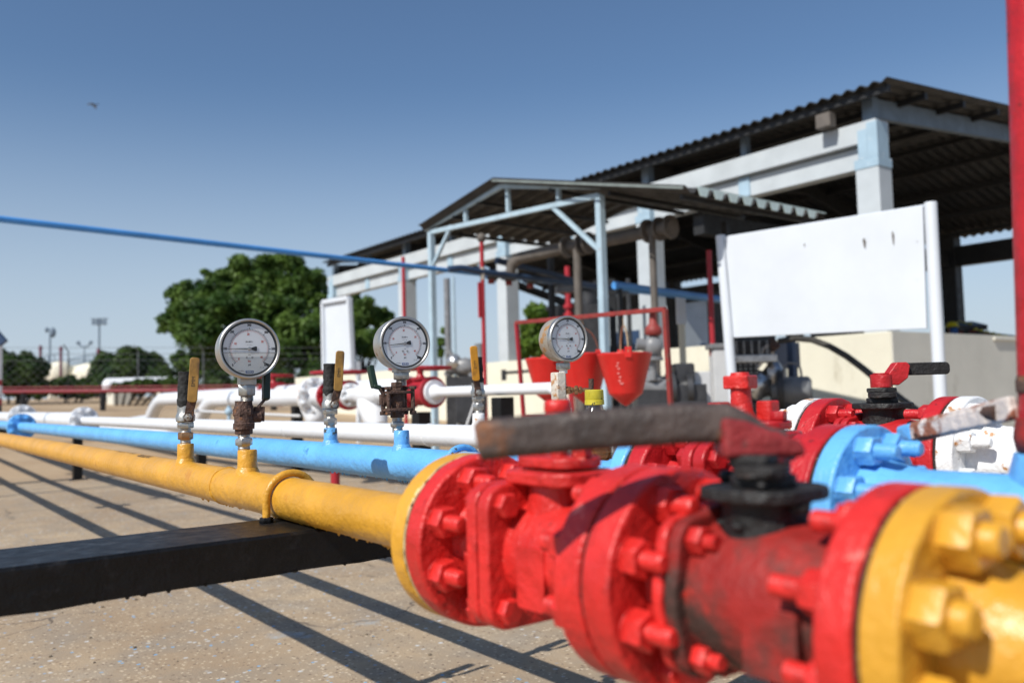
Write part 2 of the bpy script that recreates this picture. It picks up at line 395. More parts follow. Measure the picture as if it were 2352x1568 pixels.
sep = N.new('ShaderNodeSeparateColor'); L.new(vo.outputs['Color'], sep.inputs[0])
base = mixc(mul(mr(sep.outputs[0], .72, .8), mr(vo.outputs['Distance'], .5, .25)), base, (.56, .46, .33))
base = mixc(mul(mr(sep.outputs[1], .80, .86), mr(vo.outputs['Distance'], .5, .25)), base, (.17, .12, .085))
vo2 = N.new('ShaderNodeTexVoronoi'); vo2.inputs['Scale'].default_value = 34; L.new(tc.outputs['Object'], vo2.inputs['Vector'])
sp2 = N.new('ShaderNodeSeparateColor'); L.new(vo2.outputs['Color'], sp2.inputs[0])
spot = mul(mr(vo2.outputs['Distance'], .20, .14), mr(sp2.outputs[0], .66, .67))
base = mixc(mul(spot, mr(nz(1.7), .44, .54)), base, (.16, .38, .62))
vo3 = N.new('ShaderNodeTexVoronoi'); vo3.inputs['Scale'].default_value = 26; L.new(tc.outputs['Object'], vo3.inputs['Vector'])
sp3 = N.new('ShaderNodeSeparateColor'); L.new(vo3.outputs['Color'], sp3.inputs[0])
spot3 = mul(mr(vo3.outputs['Distance'], .22, .12), mr(sp3.outputs[2], .78, .79))
base = mixc(mul(spot3, mr(nz(2.1), .44, .52)), base, (.55, .55, .54))
base = mixc(mul(mr(nz(1.3, 7, .7), .62, .70), .6), base, (.30, .42, .52))
# expansion joints every few metres
sx = N.new('ShaderNodeSeparateXYZ'); L.new(tc.outputs['Object'], sx.inputs[0])
def joint(out, period, off, w):
    a_ = N.new('ShaderNodeMath'); a_.operation = 'ADD'; L.new(out, a_.inputs[0]); a_.inputs[1].default_value = off
    p_ = N.new('ShaderNodeMath'); p_.operation = 'PINGPONG'; L.new(a_.outputs[0], p_.inputs[0]); p_.inputs[1].default_value = period/2
    return mr(p_.outputs[0], w*1.6, w)
base = mixc(mul(joint(sx.outputs[1], 6.0, -.45, .010), .7), base, (.12, .10, .08))
vc = N.new('ShaderNodeTexVoronoi'); vc.feature = 'DISTANCE_TO_EDGE'; vc.inputs['Scale'].default_value = 1.15
wv = N.new('ShaderNodeVectorMath'); wv.operation = 'MULTIPLY_ADD'; nw = N.new('ShaderNodeTexNoise'); nw.inputs['Scale'].default_value = 7; nw.inputs['Detail'].default_value = 4
L.new(tc.outputs['Object'], nw.inputs['Vector']); L.new(nw.outputs['Color'], wv.inputs[0]); wv.inputs[1].default_value = (.16, .16, 0); L.new(tc.outputs['Object'], wv.inputs[2])
L.new(wv.outputs[0], vc.inputs['Vector'])
base = mixc(mul(mul(mr(vc.outputs['Distance'], .006, .002), mr(nz(.9), .52, .58)), .8), base, (.09, .07, .055))
base = mixc(mul(mr(nz(.8, 6, .7), .60, .72), .55), base, (.17, .13, .10))
# bare sandy soil beyond the slab
base = mixc(mul(mr(sx.outputs[1], 8.5, 9.5), .85), base, mixc(mr(nz(.7, 6), .4, .65), (.36, .25, .15), (.45, .34, .22)))
L.new(base, b.inputs['Base Color'])
bp = N.new('ShaderNodeBump'); bp.inputs['Strength'].default_value = .5; bp.inputs['Distance'].default_value = .004
ad = N.new('ShaderNodeMath'); ad.operation = 'ADD'; L.new(nz(170, 3), ad.inputs[0]); L.new(nz(45, 4), ad.inputs[1])
L.new(ad.outputs[0], bp.inputs['Height']); L.new(bp.outputs[0], b.inputs['Normal'])
g = G(); g.v = gv; g.f = gf
ground = part('ground', g, M); tag(ground, kind='structure')

# ================================================================== pipe lines
XY, ZY = .490, .539     # yellow axis
XB, ZB = .790, .558     # blue axis
XW, ZW = 1.20, .578     # white axis
PR = .0302
def pipe_mesh(x, z, y0, y1, r, seg=40, step=.25, dz0=0, dz1=0):
    n_ = max(2, int(abs(y1-y0)/step)+1)
    g = G(); pr = []
    return G().tube([(x, y0+(y1-y0)*i/(n_-1), z) for i in range(n_)], r, seg)
def flange(y0, y1, Ro=.0825, rh=.034, hub=0, rp=PR, ch=.002):
    "disc between y0<y1; hub>0: neck grows towards +y, hub<0: towards -y"
    pr = [(y0, .01), (y0, Ro-ch), (y0+ch, Ro), (y1-ch, Ro), (y1, Ro-ch), (y1, .01)]
    g = G().lathe(pr, seg=64)
    if hub > 0: g.lathe([(y1-.002, .046), (y1+.010, .043), (y1+hub, rp+.001), (y1+hub+.001, .01)], seg=48)
    if hub < 0: g.lathe([(y0+.002, .046), (y0-.010, .043), (y0+hub, rp+.001), (y0+hub-.001, .01)], seg=48)
    return g
def half_bolt(name):
    "nut and stud end standing out along -y from y=0"
    g = G().hexa((0, 0, 0), (0, -.0165, 0), .0265)
    g.lathe([(0, .0150), (-.0012, .0150), (-.0012, .002)], seg=24)
    g.thread((0, -.010, 0), (0, -.034, 0), .0080, 9).lathe([(-.033, .0074), (-.0365, .0060), (-.0368, .001)], seg=20)
    return g.mesh(name)
BM = {}
def bolts(parent, y, m_, sign=-1, Rb=.0635, n=8, off=22.5, x=0, z=0, k=1.0, ly=1.0, thread=False, short=False):
    key = m_.name+str(thread)+str(short)
    if key not in BM:
        me = half_bolt('bolt')
        if thread:
            g = G().hexa((0, 0, 0), (0, -.0165, 0), .0265); g.thread((0, -.010, 0), (0, -.040, 0), .0080, 11); g.lathe([(0, .0150), (-.0012, .0150), (-.0012, .002)], seg=24)
            me = g.mesh('bolt')
        if short:
            g = G().hexa((0, 0, 0), (0, -.0165, 0), .0265).lathe([(0, .0150), (-.0012, .0150), (-.0012, .002)], seg=24)
            g.lathe([(-.010, .0082), (-.0225, .0080), (-.0250, .0062), (-.0252, .001)], seg=20); me = g.mesh('bolt')
        me.materials.append(m_); BM[key] = me
    for i in range(n):
        a = R(off+360/n*i)
        o = part('bolt', BM[key], None, parent, bevel=.0008)
        o.location = (x+Rb*math.sin(a), y, z+Rb*math.cos(a))
        o.rotation_mode = 'YXZ'
        o.rotation_euler = (0, rng.uniform(0, 1.05), 0 if sign < 0 else math.pi)
        o.scale = (k, k*ly*rng.uniform(.88, 1.12), k)

# ---- upstream runs
yp = thing('yellow_pipe', 'long glossy yellow pipe running from the left edge to the nearest red valve', 'pipe', (XY, 0, ZY))
part('pipe_run', pipe_mesh(0, 0, .745, 14, PR), yellow and yellow, yp)
part('flange', flange(.716, .742, hub=.045), yellow, yp, bevel=.0015)
bolts(yp, .742, yellow, 1, ly=.4)
for y in (1.686, 1.355):
    part('branch_stub', G().lathe([(.0, .0155), (.030, .0155), (.062, .0150), (.0635, .0142), (.0635, .009)], (0, y, 0), (0, 0, 1), 32)
         .lathe([(.020, .021), (.030, .0185), (.036, .0155)], (0, y, 0), (0, 0, 1), 32), yellow, yp, ang=60)
part('weld_seam', G().lathe([(-.004, PR-.002), (-.0025, PR+.0015), (.0025, PR+.0015), (.004, PR-.002)], (0, 1.45, 0), seg=40, jit=.002), yellow, yp, ang=60)
part('weld_seam', G().lathe([(-.004, PR-.002), (-.0025, PR+.0012), (.0025, PR+.0012), (.004, PR-.002)], (0, .80, 0), seg=40, jit=.002), yellow, yp, ang=60)
bp_ = thing('blue_pipe', 'long sky blue pipe running between the yellow and the white pipe', 'pipe', (XB, 0, ZB))
part('pipe_run', pipe_mesh(0, 0, .76, 6.15, PR), blue, bp_)
part('flange', flange(.734, .756, hub=.05), blue, bp_, bevel=.0015)
bolts(bp_, .756, blue, 1)
for y in (1.687, 1.385):
    part('branch_stub', G().lathe([(.0, .0145), (.030, .0145), (.0595, .0140), (.061, .0132), (.061, .009)], (0, y, 0), (0, 0, 1), 32)
         .lathe([(.020, .020), (.030, .0175), (.036, .0145)], (0, y, 0), (0, 0, 1), 32), blue_r, bp_, ang=60)
part('flange', flange(6.15, 6.172), blue, bp_, bevel=.0015)
bolts(bp_, 6.15, blue, -1)
part('weld_seam', G().lathe([(-.004, PR-.002), (-.0025, PR+.0015), (.0025, PR+.0015), (.004, PR-.002)], (0, 1.06, 0), seg=40, jit=.002), blue, bp_, ang=60)
bp2 = thing('blue_pipe', 'sky blue pipe end with flange leaving the left edge of the picture', 'pipe', (XB, 6.17, ZB))
part('pipe_run', G().cyl((0, .02, 0), (0, 8, 0), PR, 32), blue, bp2)
part('flange', flange(.004, .026, hub=.05), blue, bp2, bevel=.0015)
bolts(bp2, .026, blue, 1)

wp = thing('white_pipe', 'long white pipe running behind the blue pipe to the red valve with the black stem', 'pipe', (XW, 0, ZW))
part('pipe_run', pipe_mesh(0, 0, .80, 6.44, .0285), white, wp)
part('flange', flange(.782, .804, hub=.05), white_r, wp, bevel=.0015)
bolts(wp, .804, white_r, 1)
part('flange', flange(6.44, 6.465, .094), white, wp, bevel=.0015)
bolts(wp, 6.44, white, -1, Rb=.074, k=1.1)
for y, zt in ((1.725, .058), (1.40, .070)):
    part('branch_stub', G().lathe([(.0, .0155), (.030, .0155), (zt-.001, .0145), (zt, .0135), (zt, .009)], (0, y, 0), (0, 0, 1), 28)
         .lathe([(.018, .021), (.028, .0185), (.034, .0155)], (0, y, 0), (0, 0, 1), 28), white_r, wp, ang=60)
wp2 = thing('white_pipe', 'thicker white pipe section between two bolted flanges at the left', 'pipe', (XW, 6.44, ZW))
part('pipe_run', G().lathe([(.05, .03), (.09, .042), (.20, .057), (2.85, .057), (2.86, .02)], seg=36), white, wp2, ang=60)
part('flange', flange(.027, .052, .094, hub=.05, rp=.04), white, wp2, bevel=.0015)
part('flange', flange(2.86, 2.886, .127), white, wp2, bevel=.0015)
bolts(wp2, 2.86, white, -1, Rb=.1, k=1.3)
wp3 = thing('white_pipe', 'thick white pipe leaving the left edge behind a round flange', 'pipe', (XW, 9.33, ZW))
part('pipe_run', G().cyl((0, .01, 0), (0, 8, 0), .057, 32), white, wp3)
part('flange', flange(0, .026, .127), white, wp3, bevel=.0015)
bolts(wp3, .026, white, 1, Rb=.1, k=1.3)

def scuffs(par, r_, spans, seed):
    q = random.Random(seed); g = G()
    for (y0, y1, a0, a1, n_) in spans:
        for i in range(n_):
            y = q.uniform(y0, y1); a = R(q.uniform(a0, a1)); ln = q.uniform(.006, .018); w = q.uniform(.0015, .004); da = R(q.uniform(1.5, 6))
            rr = r_+.0007; dy = q.uniform(-.5, .5)*ln
            P_ = lambda yy, aa: (-rr*math.cos(aa), yy, rr*math.sin(aa))
            g.add([P_(y, a), P_(y+w, a), P_(y+w+dy, a+da), P_(y+dy, a+da)], [[0, 1, 2, 3]])
    part('scuff_marks', g, ink, par)
scuffs(yp, PR, [(1.90, 2.00, 62, 82, 90), (2.05, 2.28, 74, 90, 60)], 4)
scuffs(bp_, PR, [(2.36, 2.66, 78, 92, 110), (2.06, 2.20, 70, 92, 70), (2.25, 2.33, 80, 95, 20)], 5)
def drips(par, r_, y0, y1, n_, m_, seed, big=.004):
    q = random.Random(seed); g = G()
    for i in range(n_):
        y = q.uniform(y0, y1); x = q.uniform(-.010, .004); z = -math.sqrt(r_*r_-x*x); h_ = q.uniform(.0015, big)
        g.lathe([(.002, q.uniform(.003, .006)), (0, .0028), (-h_*.6, .0016), (-h_, .0006)], (x, y, z), (0, 0, 1), 8)
    part('paint_drips', g, m_, par, ang=70)
drips(yp, PR, .80, 1.62, 60, yellow, 1); drips(bp_, PR, .80, 1.7, 60, blue, 2, .005)
for y_ in (2.9, 4.4): part('weld_seam', G().lathe([(-.004, .027), (-.0025, .0298), (.0025, .0298), (.004, .027)], (0, y_, 0), seg=36, jit=.002), white, wp, ang=60)
part('weld_seam', G().lathe([(-.004, .027), (-.0025, .0302), (.0025, .0302), (.004, .027)], (0, 1.95, 0), seg=36, jit=.002), white_r, wp, ang=60)
g = G(); q_ = random.Random(12)
for i in range(420):
    x_, y_ = q_.uniform(-.2, 3.5), q_.uniform(.6, 5.5); s_ = q_.choice([.0025, .003, .004, .006])
    g.ball((x_, y_, s_*.4), s_, 6, (1, q_.uniform(.6, 1.2), .6), .3)
tag(part('loose_grit', g, mat('loose grit', (.34, .27, .19), .9, var=.5, vscale=3), ang=30), 'loose grit scattered on the concrete', None, None, 'stuff')
# ---- U bolts
def ubolt(x, y, z, r, m_, label, legz, cat='clamp', rr=.0055, tilt=0):
    t_ = thing('u_bolt', label, cat, (x, y, z), 0)
    pts = [(-r, 0, legz)]+[(-r, 0, legz*.5)]+[(r*math.cos(R(180-a)), 0, r*math.sin(R(180-a))) for a in range(0, 181, 12)]+[(r, 0, legz*.5), (r, 0, legz)]
    part('hoop', G().tube(pts, rr, 12), m_, t_)
    for sx_ in (-1, 1):
        part('nut', G().hexa((sx_*r, 0, -PR-.0005), (sx_*r, 0, -PR+.008), .017), black_p, t_, bevel=.0008)
    t_.rotation_euler = (R(tilt), 0, 0)
    return t_
ubolt(XY, 1.180, ZY, PR+.0065, yellow, 'yellow u-bolt clamping the yellow pipe to the black channel', -.05)
ubolt(XB, 1.185, ZB, PR+.0065, blue_r, 'blue u-bolt hooped over the blue pipe beside the yellow flange', -.06)
ubolt(XW, 1.185, ZW, PR+.006, white_r, 'white u-bolt over the white pipe behind the brown lever', -.07)

# ================================================================== pipe rack
def rack(y0, y1, zt, x0, x1, legs, label):
    t_ = thing('pipe_support', label, 'pipe support', (0, (y0+y1)/2, 0), 0, 'black steel supports under the pipes')
    w = (y1-y0)/2; g = G()
    n_ = 60
    prof = [(-w, -.050), (-w, -.004), (-w+.004, 0), (w-.004, 0), (w, -.004), (w, -.050), (w-.007, -.050), (w-.007, -.010), (-w+.007, -.010), (-w+.007, -.050)]
    vs = []; fs = []
    for i in range(n_+1):
        x = x0+(x1-x0)*i/n_
        for k, (a, c) in enumerate(prof):
            dz = 0
            if c < -.045: dz = -.0035*max(0, mnoise.noise(Vector((x*38, a*9, 3))))-.0012*abs(mnoise.noise(Vector((x*120, a*9, 7))))
            vs.append((x, a, zt+c+dz))
    m_ = len(prof)
    for i in range(n_):
        for k in range(m_): fs.append([i*m_+k, i*m_+(k+1) % m_, (i+1)*m_+(k+1) % m_, (i+1)*m_+k])
    fs.append(list(range(m_))[::-1]); fs.append([n_*m_+k for k in range(m_)])
    g.add(vs, fs)
    # dried paint drips along the lower lip
    for i in range(int((x1-x0)*60)):
        x = rng.uniform(x0, x1); h_ = rng.choice([.0015, .002, .003, .004])
        g.lathe([(0, .0045), (-h_*.3, .0030), (-h_*.8, .0018), (-h_, .0004)], (x, -w+.0025, zt-.0495), (0, 0, 1), 8)
    part('channel', g, black_p, t_, ang=25)
    for lx in legs:
        part('leg', G().box(lx-.038, lx+.038, -.038, -.030, 0.006, zt-.055).box(lx-.038, lx-.030, -.030, .04, 0.006, zt-.055).box(lx+.030, lx+.038, -.030, .04, 0.006, zt-.055), black_p, t_, bevel=.001)
        part('foot_plate', G().box(lx-.075, lx+.075, -.075, .075, 0, .008), black_p, t_, bevel=.001)
    return t_
rack(1.070, 1.222, ZY-PR, -.75, 1.75, (-.6, 1.62), 'black painted steel channel crossing under the pipes in the foreground')
rack(8.72, 8.87, ZY-PR, .30, 1.75, (1.58,), 'far black support leg standing under the pipes at the left')
# spacer blocks under the higher pipes
for x, z in ((XB, ZB), (XW, ZW)):
    h_ = z-PR-(ZY-PR)
    tag(part('pipe_shoe', G().box(x-.03, x+.03, 1.12, 1.20, ZY-PR, ZY-PR+h_+.001), black_p, bevel=.001),
        'black spacer block between the %s pipe and the support channel' % ('blue' if x == XB else 'white'), 'spacer')

# ================================================================== valves
def valve_body_a(m_, t_):
    "check-type valve: far flange +.113, near flange -.132, square two-plate body joint"
    part('flange', flange(.087, .113, hub=-.018, rp=.038), m_, t_, bevel=.0012)
    part('flange', flange(-.132, -.1035, hub=.020, rp=.044), m_, t_, bevel=.0012)
    part('valve_body', G().lathe([(.095, .02), (.089, .036), (.060, .038), (.042, .046), (.01, .048), (.002, .0465), (-.055, .0475), (-.085, .044), (-.112, .043), (-.115, .02)], seg=56)
         .prism(rrect(.036, .052, .004), (-.0455, -.034, -.012), (0, 1, 0), (0, 0, 1), (-.0035, 0, 0)), m_, t_, bevel=.001, ang=50)
    for k, (a, b_) in enumerate(((.005, .0215), (.0235, .039))):
        part('body_plate', G().prism(rrect(.126, .126, .022, 6), (0, a, 0), (1, 0, 0), (0, 0, 1), (0, b_-a, 0)), m_, t_, bevel=.003)
    for sx_ in (-1, 1):
        for sz in (-1, 1):
            part('body_bolt', G().hexa((sx_*.045, .005, sz*.045), (sx_*.045, -.006, sz*.045), .020, .3), m_, t_, bevel=.001)
            part('body_bolt', G().hexa((sx_*.045, .039, sz*.045), (sx_*.045, .051, sz*.045), .020), m_, t_, bevel=.001)
    bolts(t_, -.1035, m_, 1); bolts(t_, .087, m_, -1)
    part('bonnet', G().lathe([(.03, .030), (.055, .027), (.064, .027), (.064, .01)], (0, -.018, 0), ax=(0, 0, 1), seg=36), m_, t_, ang=50)
    part('bonnet_plate', G().prism(rrect(.072, .094, .024, 6), (0, -.018, .062), (1, 0, 0), (0, 1, 0), (0, 0, .012)), m_, t_, bevel=.003)
    part('bonnet_plate', G().prism(rrect(.052, .078, .020, 6), (0, -.018, .076), (1, 0, 0), (0, 1, 0), (0, 0, .010)), m_, t_, bevel=.003)
    for sy in (-1, 1):
        part('body_bolt', G().hexa((0, sy*.031-.018, .086), (0, sy*.031-.018, .096), .016, .4), m_, t_, bevel=.001)
va = thing('check_valve', 'bright red flanged valve with a square body plate, nearest on the yellow line', 'valve', (XY, .600, ZY), 0, 'red valves with square body plates')
valve_body_a(red, va)
part('stem', G().cyl((0, -.019, .085), (0, -.019, .117), .0075), red, va)
part('stem_cap', G().lathe([(.113, .008), (.113, .0125), (.117, .0130), (.1185, .0112), (.120, .0128), (.1225, .0128), (.124, .0112), (.1255, .0125), (.133, .0120), (.135, .010), (.135, .001)], (0, -.019, 0), (0, 0, 1), 36), red, va, ang=50)
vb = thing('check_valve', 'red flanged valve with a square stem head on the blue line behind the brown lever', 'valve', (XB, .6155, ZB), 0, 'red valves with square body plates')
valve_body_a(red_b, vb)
part('stem', G().lathe([(.086, .018), (.096, .013), (.112, .0115), (.122, .0115)], ax=(0, 0, 1), seg=32), red, vb)
part('stem_head', G().prism(rrect(.030, .030, .003), (0, 0, .121), (math.cos(.25), math.sin(.25), 0), (-math.sin(.25), math.cos(.25), 0), (0, 0, .015)), red, vb, bevel=.002)
part('stem_cap', G().lathe([(.136, .011), (.1395, .010), (.1395, .001)], ax=(0, 0, 1), seg=24), red, vb)
for sx_, sy in ((-1, .6), (1, -.8)):
    part('lug', G().prism(rrect(.020, .020, .004), (sx_*.020, sy*.026, .085), (1, 0, 0), (0, 1, 0), (0, 0, .022)), red, vb, bevel=.002)

def valve_b(m_, m_s, m_k, t_, near=True):
    "lever ball valve: far flange +.099, near flange -.110, dark stem at 0"
    part('flange', flange(.0705, .099, hub=-.016, rp=.040), m_, t_, bevel=.0012)
    part('flange', flange(-.110, -.087, hub=.014, rp=.042), m_, t_, bevel=.0012)
    part('valve_body', G().lathe([(.08, .02), (.078, .038), (.066, .040), (.060, .044), (.038, .050), (.030, .0505), (0, .052), (-.035, .0515), (-.055, .047), (-.070, .043), (-.088, .042), (-.089, .02)], seg=56)
         .prism(rrect(.040, .044, .004), (-.0490, -.038, -.014), (0, 1, 0), (0, 0, 1), (-.0045, 0, 0)), m_s, t_, bevel=.001, ang=50)
    # lobed body joint
    pts = []
    for i in range(48):
        a = 2*math.pi*i/48; rr = .060+.008*max(0, math.cos(4*(a-R(45))))**1.5
        pts.append((rr*math.cos(a), rr*math.sin(a)))
    part('body_plate', G().prism(pts, (0, .030, 0), (1, 0, 0), (0, 0, 1), (0, .011, 0)), m_s, t_, bevel=.003)
    part('body_plate', G().prism(pts, (0, .0425, 0), (1, 0, 0), (0, 0, 1), (0, .010, 0)), m_, t_, bevel=.003)
    for i in range(4):
        a = R(45+90*i); cx, cz = .055*math.cos(a), .055*math.sin(a)
        part('body_bolt', G().hexa((cx, .030, cz), (cx, .018, cz), .018, .2*i).cyl((cx, .020, cz), (cx, .009, cz), .0055, 14), m_, t_, bevel=.001)
    bolts(t_, .0705, m_, -1, k=.95)
    bolts(t_, -.087, m_, 1, k=.9, thread=True)
def stem_b(t_, hub_m, lever_dir, bar_mat, ln, hh, th, drop=0, style=0, mgz=None):
    part('stem_housing', G().lathe([(.035, .031), (.060, .029), (.066, .031), (.066, .01)], ax=(0, 0, 1), seg=40, jit=.002), black_g, t_, ang=50)
    part('stop_plate', G().prism(rrect(.078, .078, .030, 6), (0, 0, .066), (1, 0, 0), (0, 1, 0), (0, 0, .0085)), black_g, t_, bevel=.002)
    part('gland', G().lathe([(.0745, .022), (.082, .022), (.082, .01)], ax=(0, 0, 1), seg=28).prism(rrect(.070, .036, .014, 5), (0, 0, .082), (math.cos(.6), math.sin(.6), 0), (-math.sin(.6), math.cos(.6), 0), (0, 0, .008))
         .prism(rrect(.050, .030, .005, 3), (0, 0, .0901), (math.cos(.2), math.sin(.2), 0), (-math.sin(.2), math.cos(.2), 0), (0, 0, .0065)), black_g, t_, bevel=.0015)
    d = Vector(lever_dir).normalized(); sd = Vector((-d.y, d.x, 0))
    if style == 0:   # red collar, wedge arm, flat sleeved lever
        hb = part('lever_hub', G().lathe([(.097, .0155), (.1165, .0155), (.1165, .002)], ax=(0, 0, 1), seg=36)
             .lathe([(.1165, .0115), (.1185, .0115), (.1185, .001)], ax=(0, 0, 1), seg=24), hub_m, t_, bevel=.001)
        poly = [(.006, .100), (.022, .100), (.036, .110), (.040, .128), (.036, .1335), (.020, .1335), (.008, .118)]
        part('lever_arm', G().prism(poly, sd*.010, d, (0, 0, 1), -sd*.020), hub_m, t_, bevel=.002)
        part('lever', G().prism(rrect(ln, hh, hh*.35, 5), Vector(d)*(.034+ln/2)+Vector((0, 0, .1325-hh/2))-sd*th/2, d, (0, 0, 1), sd*th)
             , bar_mat, t_, bevel=.002)
    else:            # cranked heavy lever
        hb = part('lever_hub', G().lathe([(.088, .017), (.108, .016), (.112, .014), (.112, .002)], ax=(0, 0, 1), seg=32)
                  .prism([(.030, .094), (.030, .122), (.014, .119), (-.024, .104), (-.026, .094)], sd*.017, d, (0, 0, 1), -sd*.034), hub_m, t_, bevel=.005, segs=3)
        pts = [(-.012, .098), (.002, .102), (.014, .111), (.026, .1175), (.05, .1180), (ln*.6, .1155), (ln, .1105)]
        g = G(); vs = []; fs = []
        # rounded section swept along the crank
        path = []
        for i in range(len(pts)-1):
            for q in range(5): f_ = q/5; path.append((pts[i][0]*(1-f_)+pts[i+1][0]*f_, pts[i][1]*(1-f_)+pts[i+1][1]*f_))
        path.append(pts[-1]); path.append((ln+.003, pts[-1][1]-.0005))
        sec = rrect(th, hh, min(hh, th)*.34, 4)
        for i, (a, z) in enumerate(path):
            a2, z2 = path[min(i+1, len(path)-1)]; a1, z1 = path[max(i-1, 0)]
            tx, tz = a2-a1, z2-z1; l_ = math.hypot(tx, tz); tx /= l_; tz /= l_
            k_ = .80 if i == len(path)-1 else 1
            for (p, q) in sec: vs.append(d*(a-tz*q*k_)+sd*p*k_+Vector((0, 0, z+tx*q*k_)))
        n_ = len(sec)
        for i in range(len(path)-1):
            for k in range(n_): fs.append([i*n_+k, i*n_+(k+1) % n_, (i+1)*n_+(k+1) % n_, (i+1)*n_+k])
        fs.append(list(range(n_))[::-1]); fs.append([(len(path)-1)*n_+k for k in range(n_)])
        part('lever', G().add(vs, fs), bar_mat, t_, ang=45)
CR = Vector((math.cos(PSI), -math.sin(PSI), 0))
v2 = thing('ball_valve', 'large red ball valve with sooty body, black stem and long rusty brown lever', 'valve', (XY, .366, ZY), 0, 'flanged ball valves with levers')
valve_b(red, red_soot, None, v2)
stem_b(v2, hub_m_, -CR, lever_m, .192, .0275, .021, style=1)
g = G()
for i in range(16):
    q = rng.uniform(0, 6.28); z_ = rng.choice([.036, .050, .063, .078, .086]); r_ = .030 if z_ < .06 else .034
    g.ball((r_*math.cos(q), r_*math.sin(q), z_), rng.uniform(.003, .0075), 10, (1, 1, .7), .3)
tag(part('grease', g, black_g, v2, ang=80), kind='stuff')
v3 = thing('ball_valve', 'red ball valve on the white line with black stem and short black sleeved lever', 'valve', (XW, .679, ZW), 0, 'flanged ball valves with levers')
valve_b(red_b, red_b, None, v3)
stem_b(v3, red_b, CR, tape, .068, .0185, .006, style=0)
# the near flange pair against valve two wears its own gasket
def gsk(x, y0, y1, z, label, m_=None, r_=.0792):
    tag(part('gasket', G().lathe([(0, .03), (0, r_), (y1-y0, r_), (y1-y0, .03)], seg=96, jit=.0012, ring=True), m_ or gasket, loc=(x, y0, z), ang=60), label, 'gasket')
gsk(XY, .7130, .7160, ZY, 'thin dark gasket between the round yellow flange and the red valve at the left end', gasket_c, .0822)
gsk(XY, .2525, .2560, ZY, 'dark gasket between the last red flange and the big yellow flange at lower right')
gsk(XY, .4650, .4680, ZY, 'gasket between the two large red flanges of the yellow line')
gsk(XB, .7285, .7340, ZB, 'gasket behind the blue flange under the brown lever')
gsk(XB, .4800, .4835, ZB, 'gasket between red flange and sky blue flange at right')
gsk(XW, .7780, .7820, ZW, 'black gasket beside the far white flange')
gsk(XW, .5650, .5690, ZW, 'gasket at the rust spotted white flange on the right')

# ---- downstream ends
ye = thing('yellow_pipe', 'large out of focus yellow flange and pipe end in the lower right corner', 'pipe', (XY, 0, ZY))
part('flange', flange(.2300, .2525), yellow, ye, bevel=.0012)
part('pipe_run', G().lathe([(.232, .046), (.223, .0455), (.193, .036), (.168, PR), (-.6, PR), (-.6, .01)], seg=56), yellow, ye, ang=50)
bolts(ye, .230, yellow, -1, k=1.2, ly=.86, short=True)
be = thing('blue_pipe', 'sky blue weld neck flange and pipe end behind the yellow flange at right', 'pipe', (XB, 0, ZB))
part('flange', flange(.4575, .4800), blue, be, bevel=.0012)
part('pipe_run', G().lathe([(.459, .050), (.450, .0495), (.425, .044), (.405, .0415), (-.5, .0415), (-.5, .01)], seg=56), blue, be, ang=50)
bolts(be, .4575, blue_r, -1)
part('tee', G().lathe([(0, .042), (.04, .038), (.056, .034), (.060, .033)], (.012, .300, 0), (0, 0, 1), 40), blue_r, be, ang=50)
we = thing('white_pipe', 'white flange with rusty bolts and rough neck at the right edge', 'pipe', (XW, 0, ZW))
part('flange', flange(.5425, .5650), white_r, we, bevel=.0012)
part('pipe_run', G().lathe([(.544, .046), (.533, .0455), (.503, .041), (.46, .040), (.38, .040), (-.4, PR), (-.4, .01)], seg=56, jit=.004), white_r, we, ang=50)
bolts(we, .5425, white_r, -1)
# ---- red riser on the blue line
rs = thing('riser_pipe', 'tall red vertical pipe with rusty collar at the right edge', 'pipe', (XB+.014, .300, ZB))
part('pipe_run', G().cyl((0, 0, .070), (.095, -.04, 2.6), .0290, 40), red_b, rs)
part('collar', G().lathe([(.060, .028), (.061, .032), (.072, .033), (.078, .031), (.090, .0300), (.092, .02)], ax=(0, 0, 1), seg=40, jit=.004), red_soot, rs, ang=60)
rl = thing('lever', 'flaking white and rust lever with a blue tip reaching left from the red riser', 'valve lever')
pa = at(2330, 935, D=.74); pb = at(2070, 1000, D=.90)
rl.location = pa; dd = pb-pa
part('lever_bar', G().bar((0, 0, 0), dd*.86, .010, .021).bar(dd*.18-Vector((0, 0, .002)), dd*.86, .013, .0175), lever_mix, rl, bevel=.003)
part('lever_tip', G().bar(dd*.84, dd, .014, .020), blue_r, rl, bevel=.005)
part('pivot_bolt', G().cyl(dd*.16+Vector((-.006, -.008, 0)), dd*.16+Vector((.006, .008, 0)), .008, 16), rust, rl)
ri = thing('riser_bracket', 'rusty bolted bracket clamped on the red riser above the flaking lever', 'bracket', (XB+.017-PR, .300, .675))
part('clamp', G().lathe([(-.006, .028), (-.005, .0305), (.004, .0305), (.009, .0285)], (PR, 0, 0), (0, 0, 1), 30, jit=.003), rust, ri, ang=60)
part('nut', G().hexa((.004, -.008, -.006), (-.010, -.016, -.006), .015), rust, ri, bevel=.001)

